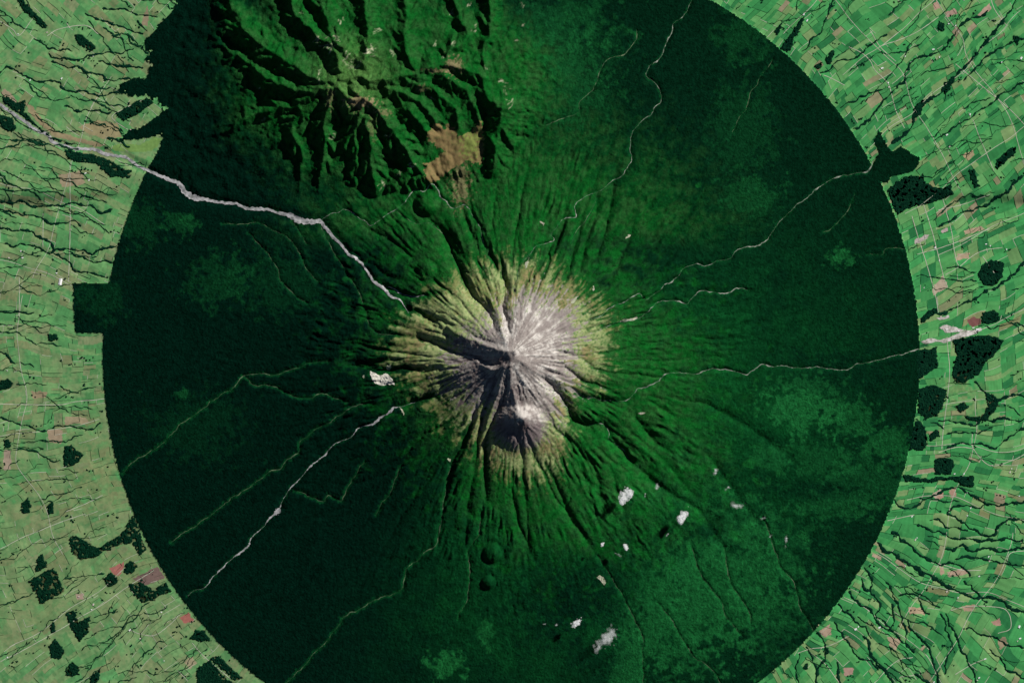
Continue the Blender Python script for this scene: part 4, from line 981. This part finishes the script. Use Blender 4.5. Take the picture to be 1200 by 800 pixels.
# lesser gullies, uncounted
def in_farm(x, y):
    i = int(round(x - G.x0 - .5)); j = int(round(y - G.y0 - .5))
    return 0 <= i < G.nx - 1 and 0 <= j < G.ny - 1 and farm[j, i] and wdF[j, i] < 0
rg = np.random.RandomState(55)
DG = np.full(X.shape, 1e6)
for q in GWIG: G.dist(q[:, :2], 14, DG)
minor = []
a = 0.0
while a < 2 * math.pi:
    a += rg.uniform(.007, .020) * (.55 if math.pi * 1.08 < a < math.pi * 1.35 else 1)
    rad = 482 + abs(rg.normal() * 90)
    x, y = CTR[0] + rad * math.cos(a), CTR[1] + rad * math.sin(a)
    if x > 600 and abs(y - 380) < 150 and rg.rand() < .6: continue
    L = rg.uniform(20, 130); nw = y < 190 and x < 260; wsc = 1.9 if nw else 1.0; dirn = a + rg.normal() * .12; pts = []
    if 35 < y < 640 and x < 200: dirn = .55 * dirn + .45 * (math.pi if a > math.pi * .5 else math.pi)
    k = 0
    while k * 6 < L and -60 < x < 1260 and -60 < y < 860:
        if in_farm(x, y) and bil(DG, np.array([x - G.x0]), np.array([y - G.y0]))[0] > 4.5: pts.append((x, y))
        elif len(pts) > 2: break
        dirn += rg.normal() * .22; dirn += .12 * (a - dirn)
        x += 6 * math.cos(dirn); y += 6 * math.sin(dirn); k += 1
    if len(pts) > 8 and rg.rand() < .75:       # a fork
        k0 = rg.randint(2, len(pts) - 4); bx, by = pts[k0]; dr = a + rg.choice([-1, 1]) * rg.uniform(.3, .6); br = [(bx, by)]
        for _ in range(rg.randint(4, 12)):
            bx += 5 * math.cos(dr); by += 5 * math.sin(dr); dr += .25 * (a - dr) + rg.normal() * .2
            if not in_farm(bx, by): break
            br.append((bx, by))
        if len(br) > 3:
            q = wiggle(br, 1.2, rg, 8, 1.5); minor.append(np.column_stack([q[:, :2], np.full(len(q), rg.choice([.5, .7, .9]))]))
    if len(pts) > 3:
        q = wiggle(pts, 1.7, rg, 8, 1.5)
        minor.append(np.column_stack([q[:, :2], np.full(len(q), rg.choice([.55, .7, .9, 1.25]) * wsc)]))
tag(mesh_obj('gully_bush', *hedge_geo(minor, 9, 5, .5), M_BUSH2), 'dark lines of bush along the lesser stream cuts between the paddocks', 'bush', kind='stuff')
# hedges and lanes on paddock edges
def to_xy(u, v):
    u = np.asarray(u, float); v = np.asarray(v, float)
    r, t = u.copy(), v / 11500.0
    for _ in range(5):
        x = CTR[0] + r / M_PX * np.cos(t); y = CTR[1] + r / M_PX * np.sin(t)
        a_, b_ = x - G.x0 - .5, y - G.y0 - .5
        sec = np.degrees(t)
        ln = smooth(-45, -20, sec) * smooth(35, 10, sec)
        r = u - 120 * bil(w1, a_, b_)
        t = (v - 120 * bil(w2, a_, b_) - ln * .30 * (u - 9600)) / 11500.0
    return CTR[0] + r / M_PX * np.cos(t), CTR[1] + r / M_PX * np.sin(t)
hedges, lanes = [], []
for u0, u1, v0, v1, dp in LEAVES:
    for e in (((u0, v0), (u1, v0)), ((u0, v0), (u0, v1))):
        if rngf.random() < .42: continue
        n = max(3, int(math.hypot(e[1][0] - e[0][0], e[1][1] - e[0][1]) / 60))
        t = np.linspace(0, 1, n)
        x, y = to_xy(e[0][0] + (e[1][0] - e[0][0]) * t, e[0][1] + (e[1][1] - e[0][1]) * t)
        ok = np.array([in_farm(a_, b_) for a_, b_ in zip(x, y)])
        if ok.sum() < 3: continue
        k0 = np.argmax(ok); k1 = k0
        while k1 < n and ok[k1]: k1 += 1
        if k1 - k0 < 3: continue
        x, y = x[k0:k1], y[k0:k1]
        z = rngf.random()
        if z < .20: lanes.append(np.column_stack([x, y, np.full(len(x), .46)]))
        elif x[0] > 330 or rngf.random() < .55: hedges.append(np.column_stack([x, y, np.full(len(x), rngf.choice([.30, .36, .45, .45, .6]))]))
for th_, ua, ub in [(-.86, 9700, 14500), (-.70, 10100, 15500), (-.52, 9800, 14500), (-.33, 9800, 13500), (-.20, 10300, 13000), (.13, 9800, 13500), (.24, 9900, 13500), (.37, 9800, 13800), (.50, 9800, 14500), (.63, 9700, 15500), (.78, 9900, 15500), (.92, 9800, 14000), (2.98, 9700, 12500), (3.30, 9800, 12500), (3.46, 10200, 13000), (2.62, 9900, 13500)]:
    t = np.linspace(0, 1, 60); x, y = to_xy(ua + (ub - ua) * t, np.full(60, th_ * 11500.0))
    ok = np.array([in_farm(a_, b_) for a_, b_ in zip(x, y)])
    if ok.sum() > 8: tag(mesh_obj('road', *ribbon_geo([np.column_stack([x[ok], y[ok], np.full(ok.sum(), .6)])], 3.0, .12, int(th_ * 100) + 700), M_ROAD), kind='structure')
for u_, ta, tb in [(11200, -.90, -.30), (12900, -.80, -.25), (11000, .12, .62), (12400, .40, .95), (11500, 2.72, 3.25), (11400, 3.28, 3.75)]:
    t = np.linspace(0, 1, 120); x, y = to_xy(np.full(120, float(u_)), (ta + (tb - ta) * t) * 11500.0)
    ok = np.array([in_farm(a_, b_) for a_, b_ in zip(x, y)])
    if ok.sum() > 8: tag(mesh_obj('road', *ribbon_geo([np.column_stack([x[ok], y[ok], np.full(ok.sum(), .6)])], 3.0, .12, u_), M_ROAD), kind='structure')
print('fields', len(LEAVES), 'hedges', len(hedges), 'minor', len(minor))
tag(mesh_obj('hedgerows', *hedge_geo(hedges, 5, 6, .3), M_HEDGE), 'thin dark hedge lines dividing the green paddocks', 'hedges', kind='stuff')
tag(mesh_obj('farm_tracks', *ribbon_geo(lanes, 2.5, .15, 7), M_ROAD), kind='structure')

# ------------------------------------------------------------------ scattered paddock trees
import bmesh
from mathutils import Vector, noise as mnoise
def crown_geo(spots, seed):
    rs = np.random.RandomState(seed); V, Q = [], []; n0 = 0
    for x, y, r, h in spots:
        n = 9
        for k, (f, z) in enumerate(((1.0, -.1), (1.12, .45), (.7, .88), (.05, 1.0))):
            a_ = np.arange(n) / n * 2 * math.pi + k * .35
            rad = r * f * (1 + .28 * rs.standard_normal(n))
            px_ = x + rad * np.cos(a_); py_ = y + rad * np.sin(a_)
            V.append(np.stack([wx(px_), wy(py_), gat(np.full(n, x), np.full(n, y)) + h * z * (1 + .12 * rs.standard_normal(n))], -1))
        b = n0 + np.arange(4 * n).reshape(4, n)
        for k in range(3): Q.append(np.stack([np.roll(b[k], -1), b[k], b[k + 1], np.roll(b[k + 1], -1)], -1))
        n0 += 4 * n
    return np.vstack(V), np.vstack(Q)
rt = np.random.RandomState(71); spots = []
while len(spots) < 1500:
    x, y = rt.uniform(-60, 1260), rt.uniform(-60, 860)
    if not in_farm(x, y): continue
    dens = .30 + .25 * (x < 330) + .5 * (nb[int(y - G.y0), int(x - G.x0)] > .3)
    if rt.rand() > dens: continue
    for _ in range(rt.randint(1, 5)):
        spots.append((x + rt.normal() * 2.2, y + rt.normal() * 1.0, rt.uniform(.35, 1.0), rt.uniform(8, 15)))
tag(mesh_obj('paddock_trees', *crown_geo(spots, 3), M_BUSH), 'dark specks of trees scattered over the paddocks', 'trees', kind='stuff')

# ------------------------------------------------------------------ clouds
def cloud_mat(name, thick):
    m = bpy.data.materials.new(name); m.use_nodes = True
    nt = m.node_tree; nt.nodes.remove(nt.nodes['Principled BSDF']); N = nt.nodes.new; L = nt.links.new
    df = N('ShaderNodeBsdfDiffuse'); tr = N('ShaderNodeBsdfTranslucent'); tp = N('ShaderNodeBsdfTransparent')
    df.inputs['Color'].default_value = tr.inputs['Color'].default_value = (.92, .93, .93, 1)
    m1 = N('ShaderNodeMixShader'); m1.inputs[0].default_value = .22; L(df.outputs[0], m1.inputs[1]); L(tr.outputs[0], m1.inputs[2])
    tc = N('ShaderNodeTexCoord'); n = N('ShaderNodeTexNoise'); n.inputs['Scale'].default_value = .02; n.inputs['Detail'].default_value = 6; n.inputs['Roughness'].default_value = .7
    L(tc.outputs['Object'], n.inputs['Vector'])
    lw = N('ShaderNodeLayerWeight'); lw.inputs['Blend'].default_value = .5
    ad = N('ShaderNodeMath'); ad.operation = 'MULTIPLY'; iv = N('ShaderNodeMath'); iv.operation = 'SUBTRACT'; iv.inputs[0].default_value = 1; L(lw.outputs['Facing'], iv.inputs[1]); pw = N('ShaderNodeMath'); pw.operation = 'POWER'; pw.inputs[1].default_value = 2.2; L(iv.outputs[0], pw.inputs[0]); L(n.outputs['Fac'], ad.inputs[0]); L(pw.outputs[0], ad.inputs[1])
    mr = N('ShaderNodeMapRange'); mr.inputs['From Min'].default_value = .08; mr.inputs['From Max'].default_value = .55
    mr.inputs['To Min'].default_value = 0; mr.inputs['To Max'].default_value = thick
    L(ad.outputs[0], mr.inputs['Value'])
    m2 = N('ShaderNodeMixShader'); L(mr.outputs['Result'], m2.inputs[0]); L(tp.outputs[0], m2.inputs[1]); L(m1.outputs[0], m2.inputs[2])
    L(m2.outputs[0], nt.nodes['Material Output'].inputs['Surface'])
    return m
M_CLOUD = cloud_mat('cloud', .36); M_WISP = cloud_mat('thin cloud', .08)
CLOUDS = [  # x, y, long half size, short half size, tilt, thick?, puffs, label
 (732, 581, 10, 6, 55, 1, 22, 'largest soft white cloud, just southeast of the cone above bright green slopes'),
 (797, 608, 10, 5.5, 60, 1, 22, 'bright white cloud with a dark shadow to its lower left in the southeastern forest'),
 (732.5, 641, 5.5, 3, 80, 1, 10, 'small upright white cloud, taller of a pair in the southern forest'),
 (706.5, 637, 3.6, 2.2, 40, 1, 7, 'small white cloud just left of a taller upright cloud'),
 (674, 731, 8, 3.6, 45, 1, 14, 'white elongated cloud near the bottom, left of a ragged thin cloud'),
 (709, 750, 15, 6, 40, 0, 30, 'ragged thin cloud near the bottom edge with a dim shadow'),
 (638, 730, 3, 1.4, 10, 0, 4, 'tiny pale cloud left of the white elongated cloud'),
 (652, 731, 2, 1.6, 10, 0, 3, 'tiniest cloud scrap between a pale puff and the white elongated cloud'),
 (725, 649, 6, 1.6, -25, 0, 6, 'thin broken cloud scrap just under the upright white cloud'),
 (782, 626, 1.8, 1.8, 0, 0, 3, 'tiny cloud dot beside the black cloud shadow'),
 (770, 571, 5, 2.6, 80, 0, 8, 'thin upright cloud wisp right of the largest cloud'),
 (755, 579, 3, 1.6, 80, 0, 4, 'tiny cloud wisp between the largest cloud and the upright wisp'),
 (840, 551, 5, 3, 50, 0, 9, 'thin pale cloud wisp, uppermost of the southeastern wisps'),
 (852, 571, 3.5, 2, 20, 0, 5, 'tiny cloud wisp under the uppermost southeastern wisp'),
 (862, 592, 8, 4, 20, 0, 11, 'scattered cloud wisp of small tufts, widest in the southeastern forest'),
 (897, 606, 6, 1.6, 25, 0, 6, 'slanting thin cloud wisp right of the scattered tufts'),
 (921, 634, 6, 2.6, 75, 0, 9, 'curled thin cloud wisp, nearest the southeastern forest edge'),
 (902, 628, 2.5, 1.6, 0, 0, 4, 'tiny cloud wisp left of the curled wisp'),
]
for i, (x, y, a_, b_, tl, thick, n, lab) in enumerate(CLOUDS):
    rs = random.Random(500 + i); bm = bmesh.new()
    c0, s0 = math.cos(R(tl)), math.sin(R(tl))
    base = float(gat(np.array([x]), np.array([y]))[0]) + (345 if thick else 300)
    lobes_ = [(rs.uniform(-.9, .9), rs.uniform(-.6, .6), rs.uniform(.12, .4)) for _ in range(2 + n // 5)]
    chain = [tuple(u + (v - u) * j / 7 for u, v in zip(lobes_[m][:2], lobes_[m + 1][:2])) + (.03,) for m in range(len(lobes_) - 1) for j in range(8)]
    for k in range(n * 5 + len(chain)):
        lb = chain[k] if k < len(chain) else rs.choice(lobes_); t = lb[0] + rs.gauss(0, lb[2]); s = lb[1] + rs.gauss(0, lb[2] * 1.2)
        lx, ly = t * a_, s * b_
        rad = b_ * (.14 + .5 * rs.random() ** 2 if thick else .14 + .5 * rs.random() ** 2) * max(.35, 1 - .45 * abs(t)) * M_PX
        if k < len(chain): rad = b_ * .17 * M_PX
        cx_, cy_ = (x + lx * c0 - ly * s0), (y - lx * s0 - ly * c0)
        o = Vector((rs.uniform(0, 99), rs.uniform(0, 99), k))
        r = bmesh.ops.create_icosphere(bm, subdivisions=3, radius=1)
        st = Vector((rs.uniform(.8, 1.5), rs.uniform(.8, 1.5), rs.uniform(.55, .9)))
        for v in r['verts']:
            d = 1 + .50 * mnoise.noise(v.co * 1.3 + o) + .18 * mnoise.noise(v.co * 3.5 + o)
            v.co = Vector((v.co.x * st.x, v.co.y * st.y, v.co.z * st.z)) * d * rad + Vector((float(wx(cx_)), float(wy(cy_)), base + rs.uniform(-.1, .25) * rad))
    bx = float(wx(x)), float(wy(y)), base
    for v in bm.verts: v.co -= Vector(bx)
    for f in bm.faces: f.smooth = True
    me = bpy.data.meshes.new('cloud'); bm.to_mesh(me); bm.free(); me.materials.append(M_CLOUD if thick else M_WISP)
    o = bpy.data.objects.new('cloud', me); o.location = bx; COL.objects.link(o)
    tag(o, lab, 'cloud', 'small clouds over the southeastern forest')

# ------------------------------------------------------------------ farm buildings
def barn(x, y, L, W, rot, roof, hgt=6.0):
    bm = bmesh.new()
    l, w, e = L / 2, W / 2, hgt; rdg = hgt + W * .18; ov = .8
    P = [bm.verts.new(c) for c in ((-l, -w, -4), (l, -w, -4), (l, w, -4), (-l, w, -4), (-l, -w, e), (l, -w, e), (l, w, e), (-l, w, e), (-l, 0, rdg), (l, 0, rdg))]
    for f in ((0, 1, 5, 4), (1, 2, 6, 9, 5), (2, 3, 7, 6), (3, 0, 4, 8, 7)): bm.faces.new([P[k] for k in f])
    me = bpy.data.meshes.new('farm_building'); bm.to_mesh(me); bm.free(); me.materials.append(M_WALL)
    o = bpy.data.objects.new('farm_building', me)
    o.location = (float(wx(x)), float(wy(y)), float(zat(np.array([x]), np.array([y]))[0]) + 1); o.rotation_euler.z = R(rot)
    COL.objects.link(o)
    bm = bmesh.new(); T = .5
    for sgn in (-1, 1):
        a = [(-l - ov, sgn * (w + ov), e - .3), (l + ov, sgn * (w + ov), e - .3), (l + ov, sgn * .01, rdg + .25), (-l - ov, sgn * .01, rdg + .25)]
        lo = [bm.verts.new(c) for c in a]; up = [bm.verts.new((c[0], c[1], c[2] + T)) for c in a]
        for f in ((lo[0], lo[1], lo[2], lo[3]), (up[3], up[2], up[1], up[0]), *[(lo[k], up[k], up[(k + 1) % 4], lo[(k + 1) % 4]) for k in range(4)]): bm.faces.new(f)
    bmesh.ops.recalc_face_normals(bm, faces=bm.faces)
    me = bpy.data.meshes.new('roof'); bm.to_mesh(me); bm.free(); me.materials.append(roof)
    r = bpy.data.objects.new('roof', me); r.parent = o; COL.objects.link(r)
    return o
BARNS = [(70.5,330,150,75,80,0),(66,320,40,22,10,0),(24,294,35,20,70,0),(26,302,45,24,20,0),(10,302,40,20,0,1),(100,203,50,22,20,0),(104,211,40,25,70,0),(83,269,25,14,0,1),(8,434,22,14,0,0),
 (21,40,30,18,30,0),(55,38,35,18,20,1),(72,92,45,25,60,0),(35,94,40,22,50,0),(153,152,26,16,0,1),(109,66,25,18,0,0),(152,738,55,28,40,0),(109,708,50,30,60,1),(107,714,30,20,20,0),(92,699,30,20,0,1),(189,717,34,20,30,0),(164,748,40,22,20,1),(192,774,24,14,50,0),(8,770,30,20,60,0),
 (942,17,40,26,70,0),(946,24,55,26,60,0),(1034,80,60,30,20,0),(1031,82,30,16,60,1),(1041,97,35,25,70,0),(1042,102,40,25,30,1),(1061,66,32,18,60,0),(1068,73,34,20,30,0),(1094,58,55,26,10,0),(1101,67,30,18,60,0),(1112,28,34,20,20,0),(1120,30,35,20,60,0),(1130,0,30,18,20,0),(1197,68,55,40,60,0),(1174,73,36,20,30,0),(1137,134,40,25,70,0),(1110,158,50,26,30,0),(1113,172,40,20,60,1),(1176,185,30,18,30,0),
 (1096,290,45,26,70,0),(1101,305,34,16,70,0),(1156,286,40,22,10,0),(1161,288,30,20,60,0),(1180,292,30,20,60,0),(1083,337,24,14,70,0),(1106,384,60,30,20,1),(1110,386,44,30,20,0),(1124,388,40,22,10,0),(1146,386,75,40,5,0),(1141,384,50,20,5,0),(1103,371,40,22,10,1),
 (1119,555,40,20,20,0),(1130,555,36,22,60,0),(1134,577,36,22,20,0),(1138,595,40,20,60,0),(1163,545,26,16,0,1),(1184,553,44,26,60,1),(1186,549,26,16,20,0),(1195,581,30,16,10,0),
 (1069,605,40,24,30,0),(1073,632,50,25,60,1),(1075,630,26,16,10,0),(1134,604,30,18,20,0),(1159,652,40,20,60,0),(1160,657,35,20,20,1),(1148,675,40,20,30,0),(1110,693,40,26,30,1),(1123,700,30,20,60,0),
 (1003,737,60,40,30,0),(1006,734,34,20,60,0),(1031,735,60,30,30,0),(1035,736,26,16,60,1),(1155,772,55,26,20,0),(1195,734,60,44,70,0),(1196,748,50,30,20,0),(1193,751,30,18,60,1),(1148,794,45,26,40,0),(1146,797,30,18,10,1),(1095,799,40,20,30,0),(1061,663,24,14,0,0)]
rb = clockwise([(b[0], b[1]) for b in BARNS])
for i, (x, y, L, W, rot, rf) in enumerate(BARNS):
    o = barn(x, y, L, W, rot, M_ROOF2 if rf else M_ROOF, 7)
    r, k, n = rb[i]
    if i == 0: lab = 'largest white-roofed shed, beside brown scrub in the western paddocks'
    elif x > 1100 and 365 < y < 392: lab = f'pale-roofed shed at the pale industrial yard in the eastern paddocks, {nth(k)} farm building going clockwise'
    else: lab = f'tiny {"pinkish" if rf else "white"}-roofed farm building in the {r} paddocks, {nth(k)} building there going clockwise'
    tag(o, lab, 'farm building', 'farm buildings in the paddocks')

# ------------------------------------------------------------------ light, sky, camera
w = bpy.data.worlds.new('World'); SC.world = w; w.use_nodes = True
nt = w.node_tree; sky = nt.nodes.new('ShaderNodeTexSky'); sky.sky_type = 'NISHITA'; sky.sun_disc = False
EL, AZ = 31.0, 52.5
sky.sun_elevation = R(EL); sky.sun_rotation = R(AZ)
nt.links.new(sky.outputs['Color'], nt.nodes['Background'].inputs['Color']); nt.nodes['Background'].inputs['Strength'].default_value = .05; sky.air_density = .45; sky.dust_density = .3; sky.altitude = 3000
sd = bpy.data.lights.new('Sun', 'SUN'); sd.energy = 5.0; sd.angle = R(.5); sd.color = (1.0, .965, .91)
so = bpy.data.objects.new('Sun', sd); COL.objects.link(so)
sv = Vector((math.cos(R(EL)) * math.sin(R(AZ)), math.cos(R(EL)) * math.cos(R(AZ)), math.sin(R(EL))))
so.rotation_euler = sv.to_track_quat('Z', 'Y').to_euler(); so.location = sv * 20000
cd = bpy.data.cameras.new('Camera'); co = bpy.data.objects.new('Camera', cd); COL.objects.link(co)
CAMH = 240000.0
co.location = (0, 0, CAMH); cd.sensor_width = 36.0; cd.lens = 36.0 * (CAMH - 500) / 24000.0
cd.clip_start = 1000; cd.clip_end = 700000
SC.camera = co
SC.view_settings.view_transform = 'Standard'; SC.view_settings.look = 'None'; SC.view_settings.exposure = 0.25; SC.view_settings.gamma = 1.0
SC.view_settings.use_curve_mapping = False
SC.cycles.max_bounces = 4; SC.cycles.diffuse_bounces = 2; SC.cycles.transparent_max_bounces = 64
print('script', round(time.time() - T0, 1))
